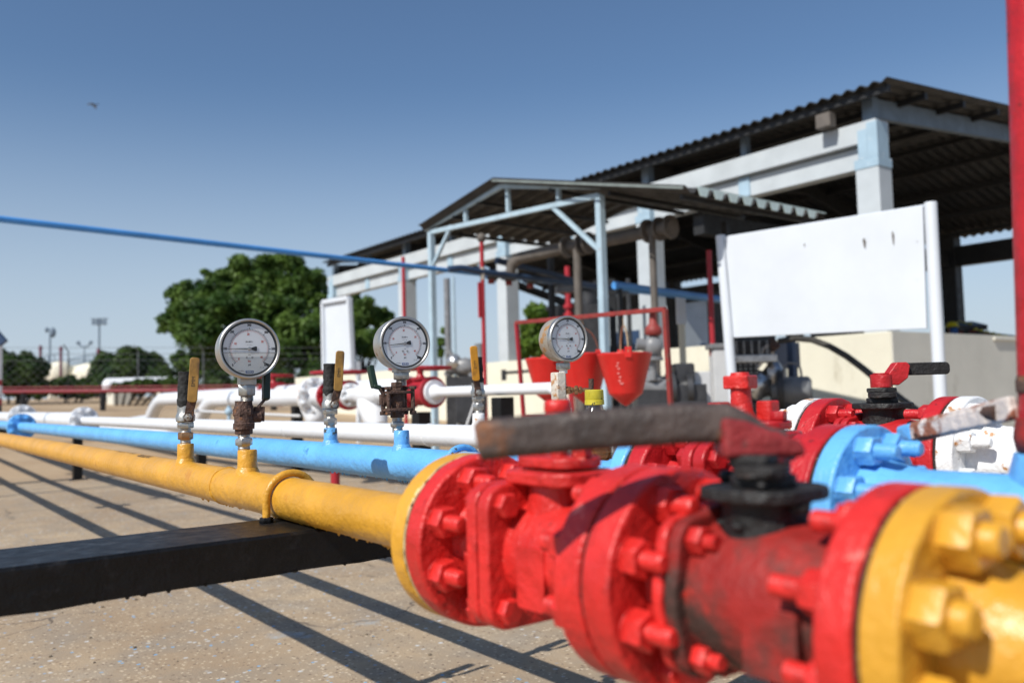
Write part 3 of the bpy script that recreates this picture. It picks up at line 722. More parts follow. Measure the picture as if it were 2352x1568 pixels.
# ================================================================== small valves and gauges
EXx, EZ = Vector((1, 0, 0)), Vector((0, 0, 1))
def fittings(t_, z0, top, steelm=steel, nutm=steel, w=1.0):
    "thread, hex nut, thread between z0 and top"
    h_ = top-z0
    part('nipple', G().thread((0, 0, z0-.004), (0, 0, top+.002), .0100*w, 8, 24), steelm, t_, ang=20)
    part('hex_nut', G().hexa((0, 0, z0+h_*.25), (0, 0, z0+h_*.68), .0245*w, .3), nutm, t_, bevel=.0006)
def lever_flat(t_, sleeve_m, low_m, pts, side=1, w0=.013, w1=.019, sl=2, txt=None, nutm=steel):
    "pts: centre line (x,y,z); strip faces the -y side; from index sl on it wears a sleeve"
    P = [Vector(p) for p in pts]
    g = G()
    for i in range(len(P)-1):
        if i < sl: g.bar(P[i], P[i+1]+(P[i+1]-P[i]).normalized()*.003, w0, .0030, (0, -1, 0.001))
    part('lever', g, low_m, t_, bevel=.0008)
    a, b_ = P[sl]-(P[sl+1]-P[sl]).normalized()*.004, P[-1]; d = (b_-a); l_ = d.length; d.normalize()
    nrm = Vector((0, -1, 0)); nrm = (nrm-d*nrm.dot(d)).normalized(); sd = d.cross(nrm).normalized()
    if sd.x < 0: sd = -sd
    poly = [(x_, y_+l_/2) for x_, y_ in rrect(w1, l_, w1*.32, 6)]
    slv = part('lever_sleeve', G().prism(poly, a-nrm*.0032, sd, d, nrm*.0072), sleeve_m, t_, bevel=.0012)
    if txt:
        g = G(); text_into(g, txt, .0095, a+d*l_*.46+nrm*.0042, d, -sd, 1.0)
        part('stamped_letters', g, ink, slv if False else t_)
def tape_valve(x, y, z, label, side, sleeve, nutm, bz=.0635, lift=0, front=False):
    t_ = thing('ball_valve', label, 'small valve', (x, y, z), R(-18), 'small ball valves with taped outlets')
    fittings(t_, bz, bz+.032, steel, nutm)
    zt = bz+.0295
    part('valve_body', G().hexa((0, 0, zt), (0, 0, zt+.012), .0265, .1).lathe([(zt+.011, .0135), (zt+.014, .0175), (zt+.024, .0178), (zt+.027, .016), (zt+.032, .0150), (zt+.045, .0150), (zt+.047, .010)], ax=(0, 0, 1), seg=36), steel, t_, ang=45)
    g = G(); pr = []
    z0, z1 = zt+.030, bz+.137
    for i in range(26):
        f_ = i/25; r_ = .0135 if f_ > .30 else .0145
        if .26 < f_ < .36: r_ = .0155
        pr.append((z0+(z1-z0)*f_, r_+.0009*mnoise.noise(Vector((f_*9, x*7, 2)))))
    pr.append((z1+.0005, .0118)); pr.append((z1-.008, .0105)); pr.append((z1-.008, .001))
    part('taped_plug', G().lathe(pr, ax=(0, 0, 1), seg=36, jit=.0022), tape, t_, ang=60)
    pz = bz+.0505; xo = .006*side
    part('pivot_nut', G().cyl((xo, -.012, pz), (xo, -.022, pz), .0105, 24).hexa((xo, -.021, pz), (xo, -.0285, pz), .0125, .4).cyl((xo, -.028, pz), (xo, -.031, pz), .0038, 14), steel, t_, bevel=.0006)
    lever_flat(t_, sleeve, rust, [(xo, -.024, pz-.008), (xo+.002*side, -.024, pz+.012), (xo+.007*side, -.030, pz+.032), (xo+.0125*side, -.032, bz+.163+lift)], side, .016, .0178, 2, 'EMM')
    return t_
tape_valve(XY, 1.686, ZY, 'small ball valve with black taped plug and yellow lever on the yellow pipe', 1, lever_o, brass)
tape_valve(XB, 1.687, ZB, 'small taped ball valve with brownish yellow lever on the blue pipe', 1, lever_o, steel, .060)
tv = tape_valve(XW, 1.725, ZW, 'small ball valve with orange lever in front of black tape on the white pipe', -1, lever_o2, steel, .058)

def dial_parts(t_, zc, R0, case_mat, ang_ptr, liq, text_ok=True):
    "gauge case, bezel, dial, print, pointer and glass; axis along -y at height zc"
    dp = .048
    part('case', G().lathe([(.0050, R0*.5), (.0050, R0*.965), (.006, R0*.985), (.012, R0*.965), (.030, R0*.955), (.040, R0*.93), (.046, R0*.86), (.048, R0*.70), (.048, .002)], (0, 0, zc), (0, 1, 0), 72), case_mat, t_, ang=50)
    bz_ = part('bezel', G().lathe([(.006, R0*.97), (.004, R0*1.0), (-.004, R0*1.0), (-.0068, R0*.985), (-.0080, R0*.955), (-.0078, R0*.925), (-.0064, R0*.895), (-.0010, R0*.890), (-.0005, R0*.96)], (0, 0, zc), (0, 1, 0), 72, ring=True), bezel_m, t_, ang=60)
    c = Vector((0, 0, zc)); rd = R0*.888
    part('inner_ring', G().lathe([(-.0020, rd), (-.0058, rd), (-.0058, rd-.0008), (-.0037, rd-.0026)], c, (0, 1, 0), 64, ring=True), ink, t_, ang=60)
    pl = part('dial', G().lathe([(-.0034, .001), (-.0034, rd), (-.0020, rd), (-.0020, .001)], c, (0, 1, 0), 64), dial_m, t_)
    yk = -.0037
    ex, ez = Vector((1, 0, 0)), Vector((0, 0, 1)); o = c+Vector((0, yk, 0))
    k = R0/.0505
    def pol(a, r_): return o+(ex*math.cos(a)+ez*math.sin(a))*r_*k
    def tick(g, a, r1, r2, w):
        d = ex*math.cos(a)+ez*math.sin(a); n_ = ex*-math.sin(a)+ez*math.cos(a)
        g.add([o+d*r1*k-n_*w*k/2, o+d*r2*k-n_*w*k/2, o+d*r2*k+n_*w*k/2, o+d*r1*k+n_*w*k/2], [[0, 1, 2, 3]])
    def ring(g, r1, r2, a0, a1, n_=60):
        vs = []; fs = []
        for i in range(n_+1):
            a = a0+(a1-a0)*i/n_; vs += [pol(a, r1), pol(a, r2)]
        for i in range(n_): fs.append([2*i, 2*i+1, 2*i+3, 2*i+2])
        g.add(vs, fs)
    A0, A1 = R(225), R(-45)
    gb = G(); gr = G(); gl_ = G()
    ring(gb, .0313, .0317, A0, A1)
    for i in range(61):
        a = A0+(A1-A0)*i/60
        tick(gb, a, .0313, .0352 if i % 10 == 0 else .0338, .0009 if i % 10 == 0 else .00042)
    for i, s_ in enumerate(('0', '100', '200', '300', '400', '500', '600')):
        a = A0+(A1-A0)*i/6
        text_into(gb, s_, .0056*k, pol(a, .0392 if i not in (0, 6) else .0382), ex, ez, .78, .00022)
    ring(gr, .0299, .0302, A0, A1)
    for i in range(42):
        a = A0+(A1-A0)*i/41.4
        tick(gr, a, .0302 if i % 10 else .0280, .0285 if i % 10 else .0302, .00035 if i % 10 else .0007)
    for i in (0, 10, 20, 30, 40):
        a = A0+(A1-A0)*i/41.4
        text_into(gr, str(i), .0050*k, pol(a, .0242), ex, ez, .8, .00018)
    text_into(gb, 'EN 837-1', .0036*k, o+ez*.0115*k, ex, ez, .85, .00008)
    text_into(gb, 'Made in Poland', .0014*k, o+ez*.0065*k, ex, ez, 1)
    text_into(gb, 'SWISS MOVEMENT', .0016*k, o+ez*.0424*k, ex, ez, 1.2)
    text_into(gb, '316L', .0026*k, o-ez*.0100*k, ex, ez, .85)
    text_into(gr, 'bar', .0046*k, o-ez*.0205*k, ex, ez, .85, .0001)
    text_into(gb, 'psi', .0046*k, o-ez*.0262*k, ex, ez, .85, .0001)
    text_into(gb, 'CL 1.0', .0030*k, o-ez*.0310*k+ex*.0200*k, ex, ez, .8)
    text_into(gb, '0070390064', .0020*k, o-ez*.0365*k-ex*.0135*k, ex, ez, .9)
    gb.add([o-ez*.0225*k+ex*.0235*k, o-ez*.0262*k+ex*.0340*k, o-ez*.0310*k+ex*.0305*k], [[0, 1, 2]])
    for dx in (-.0045, .0045):
        part('dial_screw', G().cyl(o+ex*dx*k-ez*.0145*k, o+ex*dx*k-ez*.0145*k+Vector((0, -.0008, 0)), .0018*k, 12), steel, t_)
    w_, h_ = .0064*k, .0021*k
    gl_.add([o-ez*.0382*k+ex*sx_*w_+ez*sz*h_ for sx_, sz in ((-1, -1), (1, -1), (1, 1), (-1, 1))], [[0, 1, 2, 3]])
    part('scale_print', gb.mesh('print', face=(0, -1, 0)), ink, t_); part('bar_scale_print', gr.mesh('print', face=(0, -1, 0)), ink_r, t_); part('maker_badge', gl_.mesh('print', face=(0, -1, 0)), ink_b, t_)
    gw = G(); text_into(gw, 'WIKA', .0036*k, o-ez*.0382*k-Vector((0, .0003, 0)), ex, ez, 1.15, .0001)
    part('badge_letters', gw.mesh('print', face=(0, -1, 0)), dial_m, t_)
    # pointer
    d = Vector((math.cos(ang_ptr), 0, math.sin(ang_ptr))); n_ = Vector((-d.z, 0, d.x)); cp = c+Vector((0, -.0043, 0))
    g = G().prism([(-.0018, .0010), (.0310, .00035), (.0310, -.00035), (-.0018, -.0010)], cp*1.0, d*k, n_*k, (0, -.0006, 0))
    g.prism([(-.002, .0012), (-.0095, .0038), (-.0120, .0036), (-.0120, -.0036), (-.0095, -.0038), (-.002, -.0012)], cp, d*k, n_*k, (0, -.0006, 0))
    ptr = part('pointer', g, ink, t_)
    part('pointer_hub', G().lathe([(.0008, .0030*k), (-.0011, .0030*k), (-.0014, .0022*k), (-.0014, .0008)], cp, (0, 1, 0), 24), bezel_m, t_)
    if liq:
        pts = [(-math.sqrt(rd**2-.0062**2)*.985, -.0062)]
        a_s = math.pi+math.asin(.0062/rd); a_e = 2*math.pi-math.asin(.0062/rd)
        for i in range(25):
            a = a_s+(a_e-a_s)*i/24; pts.append((rd*.985*math.cos(a), rd*.985*math.sin(a)))
        part('glycerine_fill', G().add([c+Vector((px, -.0059, pz)) for px, pz in pts], [list(range(len(pts)))]).mesh('glycerine_fill', face=(0, -1, 0)), liquid, t_)
        part('liquid_line', G().bar(c+Vector((-rd*.975, -.0061, -.0062)), c+Vector((rd*.975, -.0061, -.0062)), .0004, .0006).bar(c+Vector((-rd*.975, -.0061, -.0068)), c+Vector((rd*.975, -.0061, -.0068)), .0003, .0004), steel, t_)
    part('window', G().add([c+Vector((rd*1.0*math.cos(a), -.0064, rd*1.0*math.sin(a))) for a in [2*math.pi*i/48 for i in range(48)]], [list(range(48))]).mesh('window', face=(0, -1, 0)), glass, t_)

# gauge 1 on the yellow pipe
g1 = thing('pressure_gauge', 'round gauge with a liquid line across its white dial, left above the yellow pipe', 'gauge', (XY+.004, 1.355, ZY), R(-8), 'round pressure gauges')
dial_parts(g1, .2255, .0492, case_m, R(180.3), True)
part('socket', G().hexa((0, .018, .1685), (0, .018, .150), .0262, .5).box(-.013, .013, .006, .03, .1675, .182), steel, g1, bevel=.0008)
part('thread', G().thread((0, .018, .151), (0, .018, .141), .0104, 5), steel, g1, ang=20)
gv1 = thing('ball_valve', 'dark rusty ball valve with black lever carrying the liquid filled gauge', 'small valve', (XY, 1.370, ZY), R(-6), 'rusty valves under the gauges')
fittings(gv1, .0635, .090)
part('valve_body', G().hexa((0, 0, .088), (0, 0, .098), .0245, .2).lathe([(.0965, .0165), (.1055, .0172), (.1068, .0155), (.113, .0152), (.130, .0152), (.133, .0150), (.135, .0135), (.142, .0135), (.142, .008)], ax=(0, 0, 1), seg=40, jit=.0012).hexa((0, 0, .117), (0, 0, .130), .0300, .2), rust, gv1, ang=42)
part('lever_pivot', G().cyl((.012, 0, .116), (.027, 0, .116), .010, 20).hexa((.026, 0, .116), (.031, 0, .116), .013), rust, gv1, bevel=.0008)
part('lever', G().bar((.024, -.001, .108), (.025, -.001, .132), .010, .016, (1, 0, 0)).bar((.022, -.001, .130), (.036, -.002, .146), .012, .003, (-.6, 0, .6)), rust, gv1, bevel=.001)
part('lever_sleeve', G().bar((.0355, -.002, .142), (.0385, .006, .192), .018, .011, (1, 0, 0)), lever_g, gv1, bevel=.003)
# gauge 2 on the blue pipe
g2 = thing('pressure_gauge', 'middle round pressure gauge with clean dial above the blue pipe', 'gauge', (XB+.009, 1.385, ZB), R(-9), 'round pressure gauges')
dial_parts(g2, .2215, .0503, case_m, R(186.5), False)
part('socket', G().hexa((0, .018, .1690), (0, .018, .1545), .0275, .5).box(-.014, .014, .006, .03, .168, .178), steel, g2, bevel=.0008)
part('thread', G().thread((0, .018, .155), (0, .018, .143), .0100, 5), steel, g2, ang=20)
gv2 = thing('ball_valve', 'brown rusted three piece valve with tie bolts and green lever under the middle gauge', 'small valve', (XB, 1.400, ZB), R(-7), 'rusty valves under the gauges')
fittings(gv2, .061, .084)
part('valve_body', G().hexa((0, 0, .084), (0, 0, .095), .0235, .2).lathe([(.094, .0135), (.103, .0150), (.128, .0150), (.134, .0130)], ax=(0, 0, 1), seg=32).hexa((0, 0, .131), (0, 0, .139), .022).hexa((0, 0, .138), (0, 0, .150), .0200, .3), rust, gv2, ang=42, bevel=.0006)
for z_, nm in ((.0965, 'end_plate'), (.1285, 'end_plate')):
    part(nm, G().prism(rrect(.052, .040, .008, 4), (0, 0, z_), (1, 0, 0), (0, 1, 0), (0, 0, .0055)), rust, gv2, bevel=.0012)
for sx_ in (-1, 1):
    for sy in (-1, 1):
        ex_ = .022 if not (sx_ == 1 and sy == -1) else .026
        part('tie_bolt', G().cyl((sx_*ex_, sy*.014, .090), (sx_*ex_, sy*.014, .140), .0038, 12).hexa((sx_*ex_, sy*.014, .136), (sx_*ex_, sy*.014, .142), .0125).hexa((sx_*ex_, sy*.014, .0895), (sx_*ex_, sy*.014, .0965), .0115), rust, gv2, bevel=.0006)
part('lever_pivot', G().cyl((-.012, 0, .114), (-.029, 0, .114), .0085, 18), rust, gv2)
part('lever', G().bar((-.027, 0, .108), (-.027, 0, .128), .010, .013, (1, 0, 0)).bar((-.026, 0, .127), (-.034, 0, .139), .012, .003, (.6, 0, .6)), rust, gv2, bevel=.001)
P = [(-.0325, 0, .137), (-.036, .002, .141), (-.044, .004, .144), (-.046, .006, .152), (-.0485, .010, .180)]
g = G()
part('lever_sleeve', G().bar((-.031, 0, .1400), (-.0455, .003, .1435), .013, .008, (0, 0, 1)).bar((-.0425, .003, .1400), (-.0480, .010, .182), .013, .012, (1, 0, 0)), lever_g, gv2, bevel=.003)
# gauge 3 on the white pipe
g3 = thing('pressure_gauge', 'rust stained round pressure gauge on a tall spotted block, furthest right', 'gauge', (XW+.013, 1.40, ZW), R(-5), 'round pressure gauges')
dial_parts(g3, .218, .0505, case_rm, R(179), False)
part('socket', G().hexa((0, .018, .1680), (0, .018, .152), .0275, .5), steel, g3, bevel=.0008)
part('thread', G().thread((0, .018, .1525), (0, .018, .1440), .0095, 4), white_r, g3, ang=20)
bl = thing('gauge_block', 'tall rust streaked white hexagonal block with a bronze side outlet under the right gauge', 'fitting', (XW, 1.418, ZW), R(-10))
part('block', G().hexa((0, 0, .064), (0, 0, .1465), .0320, .2), rust_w, bl, bevel=.0015)
sd_ = Vector((math.cos(R(-27)), math.sin(R(-27)), 0))
zc = .107
part('bleed_nut', G().hexa(sd_*.014+EZ*zc, sd_*.026+EZ*zc, .016, .2).hexa(sd_*.026+EZ*zc, sd_*.032+EZ*zc, .012).hexa(sd_*.034+EZ*zc, sd_*.042+EZ*zc, .0175).hexa(sd_*.044+EZ*zc, sd_*.050+EZ*zc, .014).cyl(sd_*.03+EZ*zc, sd_*.075+EZ*zc, .0045), brass, bl, bevel=.0006)
part('outlet_elbow', G().tube([sd_*.066+EZ*(zc-.004), sd_*.070+EZ*zc, sd_*.071+EZ*(zc+.012), sd_*.071+EZ*(zc+.024)], .0058, 16), rust, bl)
# bottle
bt = thing('bottle', 'small glass bottle with dirty yellow screw cap and amber liquid behind the brown lever', 'bottle', (1.094, 1.190, ZY-PR))
part('glass_body', G().lathe([(0.001, .026), (.004, .030), (.110, .030), (.128, .026), (.140, .0165), (.150, .0150), (.150, .013)], ax=(0, 0, 1), seg=40), bottle_g, bt, ang=60)
part('liquid_fill', G().lathe([(p[0], p[1]) for p in [(.004, .001), (.004, .0275)]+[(.006+.004*i, .0275+.0008*(i % 2)) for i in range(20)]+[(.086, .001)]], ax=(0, 0, 1), seg=36), amber, bt, ang=20)
part('cap', G().lathe([(.147, .0165), (.1475, .0185), (.156, .0182), (.1565, .0172), (.158, .0180), (.174, .0175), (.1755, .0160), (.1755, .001)], ax=(0, 0, 1), seg=40), cap_y, bt, ang=40)
# ================================================================== main shed
XC = 9.8
shed = thing('open_shed', 'large open shed with whitewashed columns and dark corrugated roof', 'shed', (XC, 5.5, 0))
def sp(name, g, m_, bevel=0, label=None, par=None): return part(name, g, m_, par or shed, bevel, label)
o_ = Vector((XC, 5.5, 0))
CY = [0, 3.75, 7.5, 11.3, 15.0]
def cor(x0, x1, y0, y1, zf, pitch, amp, along='y', n_x=6, trap=False, th=.012):
    "corrugated sheet; waves repeat along `along`"
    g = G(); vs = []; fs = []
    L_ = (y1-y0) if along == 'y' else (x1-x0); nn = int(L_/pitch*8)
    def prof(s):
        p = (s/pitch) % 1
        if trap: return amp*max(-1, min(1, 3.0*math.cos(2*math.pi*p)))
        return amp*math.cos(2*math.pi*p)
    for side in (0, 1):
        for i in range(nn+1):
            for j in range(n_x+1):
                a = i/nn; b_ = j/n_x
                x = x0+(x1-x0)*(b_ if along == 'y' else a); y = y0+(y1-y0)*(a if along == 'y' else b_)
                vs.append((x, y, zf(x, y)+prof(L_*a)-side*th))
    w = n_x+1; off = (nn+1)*w
    for i in range(nn):
        for j in range(n_x):
            q = [i*w+j, i*w+j+1, (i+1)*w+j+1, (i+1)*w+j]; fs.append(q); fs.append([k+off for k in q][::-1])
    for i in range(nn):
        for j in (0, n_x): fs.append([i*w+j, (i+1)*w+j, (i+1)*w+j+off, i*w+j+off])
    for j in range(n_x):
        for i in (0, nn): fs.append([i*w+j, i*w+j+1, i*w+j+1+off, i*w+j+off])
    return g.add(vs, fs)
XR = 4.3                                  # ridge, relative to the column line
def zroof(x, y):                          # local coords; eave at -0.6, ridge at XR, far eave at 8.2
    return 4.20+.0821*(x+.6) if x < XR else 4.602-(4.602-3.66)*(x-XR)/(8.2-XR)
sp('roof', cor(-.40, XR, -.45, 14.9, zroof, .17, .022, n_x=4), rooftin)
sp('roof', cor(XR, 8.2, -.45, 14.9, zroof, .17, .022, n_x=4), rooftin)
for i, y in enumerate(CY):
    c = sp('column', G().box(-.15, .15, y-.15, y+.15, -.1, 3.30), col_w, .01)
    sp('column_band', G().box(-.158, .158, y-.158, y+.158, 3.30, 3.42).box(-.156, .10, y-.156, y-.02, 3.42, 3.85).box(-.156, -.02, y-.03, y+.10, 3.42, 3.78), col_b, .004, par=c).location = (0, 0, 0)
    c2 = sp('column', G().box(7.7, 8.0, y-.05+2.9-.15, y+2.9+.25-.15, -.1, 3.62), purl, .01)
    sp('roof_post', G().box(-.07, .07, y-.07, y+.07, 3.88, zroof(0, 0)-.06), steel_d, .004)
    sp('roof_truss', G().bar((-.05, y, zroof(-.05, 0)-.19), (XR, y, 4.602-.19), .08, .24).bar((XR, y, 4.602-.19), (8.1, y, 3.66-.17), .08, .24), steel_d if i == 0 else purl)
# perimeter beam in two tiers with a recess
y0, y1 = -.14, 15.16
sp('beam', G().box(-.15, .15, y0, y1, 3.62, 3.88), col_w, .008)
sp('beam', G().box(-.05, .14, y0, y1, 3.33, 3.60), col_w, .008)
for y in [.6+1.9*k for k in range(8)]:
    pass
for y in (1.87, 5.6, 9.4, 13.1):
    sp('beam_bracket', G().box(-.075, -.045, y-.09, y+.09, 3.335, 3.60), col_b)
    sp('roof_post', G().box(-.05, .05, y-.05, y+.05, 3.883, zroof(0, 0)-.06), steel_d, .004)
sp('beam', G().box(7.75, 7.95, -4, 15.5, 3.02, 3.42), purl)
sp('beam', G().box(.16, 7.7, 2.8, 3.0, 3.0, 3.3), purl)
for x in (-.28, .6, 1.6, 2.6, 3.9, 4.9, 5.9, 6.9, 7.8):
    zz = zroof(x, 0)-.075
    sp('purlin', G().box(x-.03, x+.03, -.40, 14.85, zz-.05, zz+.03), purl)
sp('light_box', G().box(-.36, -.22, .33, .53, 3.88, 4.06), exhaust, .01)
# ---- low wall under the shed
lw = thing('low_wall', 'long cream plastered wall below the shed with a return greyed for shade on the right', 'wall', (9.62, 5.30, 0))
part('wall', G().box(0, .22, .0, 17.5, -.1, 1.30), cream, lw, .01)
part('end_wall', G().box(.004, 12, -.02, -.003, -.1, 1.298).box(.225, 12, -.002, .2, -.1, 1.303), plaster, lw)  # thin facing in the greyed plaster, so this side carries its shade as colour
part('coping', G().box(2.6, 12, -.05, -.021, 1.24, 1.275), plaster, lw)
# interior dark mass: tanks and panels standing in the shed
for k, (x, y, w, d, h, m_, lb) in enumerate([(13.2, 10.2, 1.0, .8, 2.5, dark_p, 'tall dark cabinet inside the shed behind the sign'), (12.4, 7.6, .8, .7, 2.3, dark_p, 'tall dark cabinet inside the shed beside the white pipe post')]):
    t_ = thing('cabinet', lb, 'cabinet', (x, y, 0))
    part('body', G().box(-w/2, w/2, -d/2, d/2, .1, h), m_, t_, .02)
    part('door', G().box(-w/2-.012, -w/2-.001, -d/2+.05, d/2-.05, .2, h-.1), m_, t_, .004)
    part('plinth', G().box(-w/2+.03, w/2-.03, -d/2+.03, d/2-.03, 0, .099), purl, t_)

# ================================================================== canopy
cp = thing('canopy', 'pale blue steel canopy with a low gabled corrugated roof in front of the shed', 'canopy', (0, 0, 0))
PL = at(990, 527, D=10.45); PRt = at(1377, 441, D=8.2)
xl, yl, zl = PL; xr, yr, zr = PRt
AP = at(1152, 428, D=9.32)
OV = at(1592, 441, D=7.25)
def cpart(n_, g, m_, bevel=0): return part(n_, g, m_, cp, bevel)
e = Vector((xr-xl, yr-yl, 0)).normalized(); perp = Vector((-e.y, e.x, 0)) if Vector((-e.y, e.x, 0)).x > 0 else Vector((e.y, -e.x, 0))
for q, nm in ((PL, 'post'), (PRt, 'post')):
    cpart('post', G().box(q.x-.036, q.x+.036, q.y-.036, q.y+.036, .0, q.z-.03), steel_b, .006)
    qq = q+perp*1.95
    cpart('post', G().box(qq.x-.035, qq.x+.035, qq.y-.035, qq.y+.035, .0, q.z-.08), purl, .006)
lo = Vector((0, 0, -.035))
cpart('truss', G().bar(PL+lo, PRt+lo, .05, .05), steel_b)
cpart('truss', G().bar(PL-e*.12+Vector((0, 0, .02)), AP, .04, .046).bar(AP, PRt+Vector((0, 0, .05)), .04, .046), steel_b)
for f_ in (.25, .52, .80):
    p = PL.lerp(PRt, f_); fa = (AP-PL).dot(e)/(PRt-PL).dot(e)
    zt = PL.z+(AP.z-PL.z)*f_/fa if f_ < fa else AP.z+(PRt.z+.05-AP.z)*(f_-fa)/(1-fa)
    cpart('truss_strut', G().bar(p, (p.x, p.y, zt), .04, .04, (1, 0, 0)), steel_b)
cpart('brace', G().bar(PL+Vector((0, 0, -.48)), PL+e*.43+Vector((0, 0, -.03)), .035, .04), steel_b)
cpart('brace', G().bar(PRt+Vector((0, 0, -.58)), PRt-e*.66+Vector((0, 0, -.03)), .035, .04), steel_b)
# roof: from the left eave over the ridge to the low right eave, sheets run back along perp
DL = 2.1
def roofsheet(a, b_, fr=-.12, dpt=DL, pitch=.21, amp=.024, edge=None):
    g = G(); nn = int((dpt-fr)/pitch*8); vs = []; fs = []; m2 = 4
    for side in (0, 1):
        for i in range(nn+1):
            s_ = fr+(dpt-fr)*i/nn; p = ((s_-fr)/pitch) % 1; hh = amp*max(-1, min(1, 2.6*math.cos(2*math.pi*p)))
            for j in range(m2+1):
                q = a.lerp(b_, j/m2)+perp*s_; vs.append((q.x, q.y, q.z+hh-side*.008))
    w = m2+1; off = (nn+1)*w
    for i in range(nn):
        for j in range(m2):
            q = [i*w+j, i*w+j+1, (i+1)*w+j+1, (i+1)*w+j]; fs += [q, [k+off for k in q][::-1]]
        for j in (0, m2): fs.append([i*w+j, (i+1)*w+j, (i+1)*w+j+off, i*w+j+off])
    for j in range(m2):
        for i in (0, nn): fs.append([i*w+j, i*w+j+1, i*w+j+1+off, i*w+j+off])
    return g.add(vs, fs)
top = Vector((0, 0, .058))
A_ = PL-e*.10+Vector((0, 0, .035)); B_ = AP+top; C_ = OV+Vector((0, 0, .02))
cpart('roof', roofsheet(A_, B_), rooflt); cpart('roof', roofsheet(B_, C_), rooflt)
cpart('roof_edge', G().bar(B_-perp*.13+Vector((0, 0, -.01)), C_-perp*.13, .012, .022), edge_g)
# folded trim pieces closing the waves along the low eave
g = G().bar(C_+e*.014+perp*.05+Vector((0, 0, .028)), C_+e*.014+perp*(DL-.05)+Vector((0, 0, .028)), .008, .010); k = 0
s_ = .12
while s_ < DL-.1:
    c0 = C_+e*.012+perp*s_; w_ = .078
    g.prism([(-w_, .024), (w_, .024), (w_*.55, -.048), (-w_*.55, -.048)], c0, perp, (0, 0, 1), e*.006); s_ += .21
cpart('eave_trim', g, rooflt_g)
for f_ in (.3, .62, .95):
    p = B_.lerp(C_, f_)-top*1.2; cpart('purlin', G().bar(p, p+perp*DL, .032, .04), purl)
    p = B_.lerp(A_, f_)-top*1.2; cpart('purlin', G().bar(p, p+perp*DL, .032, .04), purl)

# ================================================================== signs
sg = thing('sign_board', 'large blank white board on two white round posts at the right', 'sign board', (6.1, 4.0, 0))
sa = at(1668, 545, D=7.6); sb = at(2122, 473, D=6.25); sa2 = at(1688, 775, D=7.55); sb2 = at(2131, 754, D=6.22)
loc = Vector((6.1, 4.0, 0))
dirn = (sb-sa).normalized(); nr = Vector((dirn.y, -dirn.x, 0)).normalized()
if nr.x > 0: nr = -nr
g = G().add([p-loc+nr*q for q in (0, .02) for p in (sa, sb, sb2, sa2)], [[0, 1, 2, 3], [7, 6, 5, 4], [0, 1, 5, 4], [1, 2, 6, 5], [2, 3, 7, 6], [3, 0, 4, 7]])
part('board', g, white_b, sg, .003)
for u_, v_, w_, h_ in ((2003, 556, .010, .040), (2062, 546, .007, .055), (1870, 560, .005, .012), (2108, 556, .004, .004)):
    q_ = at(u_, v_, D=sa.lerp(sb, (u_-1668)/454).dot(fw)-H*fw.z)
    f_ = (u_-1668)/454; top__ = sa.lerp(sb, f_); pz_ = (top__-loc)+nr*.0215+Vector((0, 0, -(v_-(545-72*f_))/FPX*(7.6-1.35*f_)))
    part('stain', G().prism([(math.cos(t_)*w_*(1+.3*math.sin(3*t_)), math.sin(t_)*h_*(1+.2*math.cos(2*t_+1))) for t_ in [i*math.pi/8 for i in range(16)]], pz_, dirn, (0, 0, 1), nr*.0006), exhaust, sg)
part('frame_edge', G().bar(sa-loc+nr*-.01, sb-loc+nr*-.01, .02, .02), white_b, sg)
for top_, bot in ((at(1655, 541, D=7.65), at(1686, 935, D=7.5)), (at(2137, 465, D=6.2), at(2161, 935, D=6.1))):
    d = (bot-top_); d = d/abs(d.z); b_ = top_+d*(top_.z)
    part('post', G().tube([top_-loc, b_-loc], .044, 24), white_b, sg, .004)
ns = thing('sign_board', 'narrow framed white notice board on short legs behind the left gauge', 'sign board', (5.4, 11.7, 0))
q = [at(745, 694, X=5.5), at(804, 684, X=5.5), at(812, 848, X=5.5), at(748, 852, X=5.5)]; loc = Vector((5.4, 11.7, 0))
part('board', G().add([p-loc+Vector((w_, 0, 0)) for w_ in (0, .04) for p in q], [[0, 1, 2, 3], [7, 6, 5, 4], [0, 1, 5, 4], [1, 2, 6, 5], [2, 3, 7, 6], [3, 0, 4, 7]]), white_b, ns, .003)
for i in range(4):
    a, b_ = q[i]-loc, q[(i+1) % 4]-loc
    part('frame_edge', G().bar(a+Vector((-.02, 0, 0)), b_+Vector((-.02, 0, 0)), .06, .06, (1, 0, 0)), white_b, ns, .003)
for p in (q[3], q[2]):
    part('post', G().box(p.x-loc.x+.045, p.x-loc.x+.10, p.y-loc.y-.03, p.y-loc.y+.03, gz(0, p.y), 1.2), white_b, ns)

# ================================================================== bucket stand
bs = thing('bucket_stand', 'thin red steel frame from which the fire buckets hang', 'rack', (3.39, 3.75, 0))
loc = Vector((3.39, 3.75, 0))
tl = at(1186, 741, X=3.39); trr = at(1527, 710, X=3.30)
bl_ = at(1203, 957, X=3.42); br_ = at(1541, 935, X=3.32)
def down(a, b_): d = (b_-a)/abs((b_-a).z); return a+d*a.z
dl, dr = down(tl, bl_), down(trr, br_)
part('rail', G().bar(tl-loc, trr-loc, .024, .024), red_dull, bs, .002)
part('leg', G().bar(tl-loc, dl-loc, .022, .022, (1, 0, 0)), red_far, bs, .002)
part('leg', G().bar(trr-loc, dr-loc, .024, .024, (1, 0, 0)), red_dull, bs, .002)
part('lower_rail', G().bar(bl_-loc+Vector((0, 0, 0)), bl_-loc+(dr-dl)*.97+Vector((0, 0, 0)), .02, .02), red_dull, bs, .002)
part('foot', G().bar(dl-loc+Vector((-.25, 0, .015)), dl-loc+Vector((.25, 0, .015)), .03, .03), red_dull, bs)
part('foot', G().bar(dr-loc+Vector((-.25, 0, .015)), dr-loc+Vector((.25, 0, .015)), .03, .03), red_dull, bs)
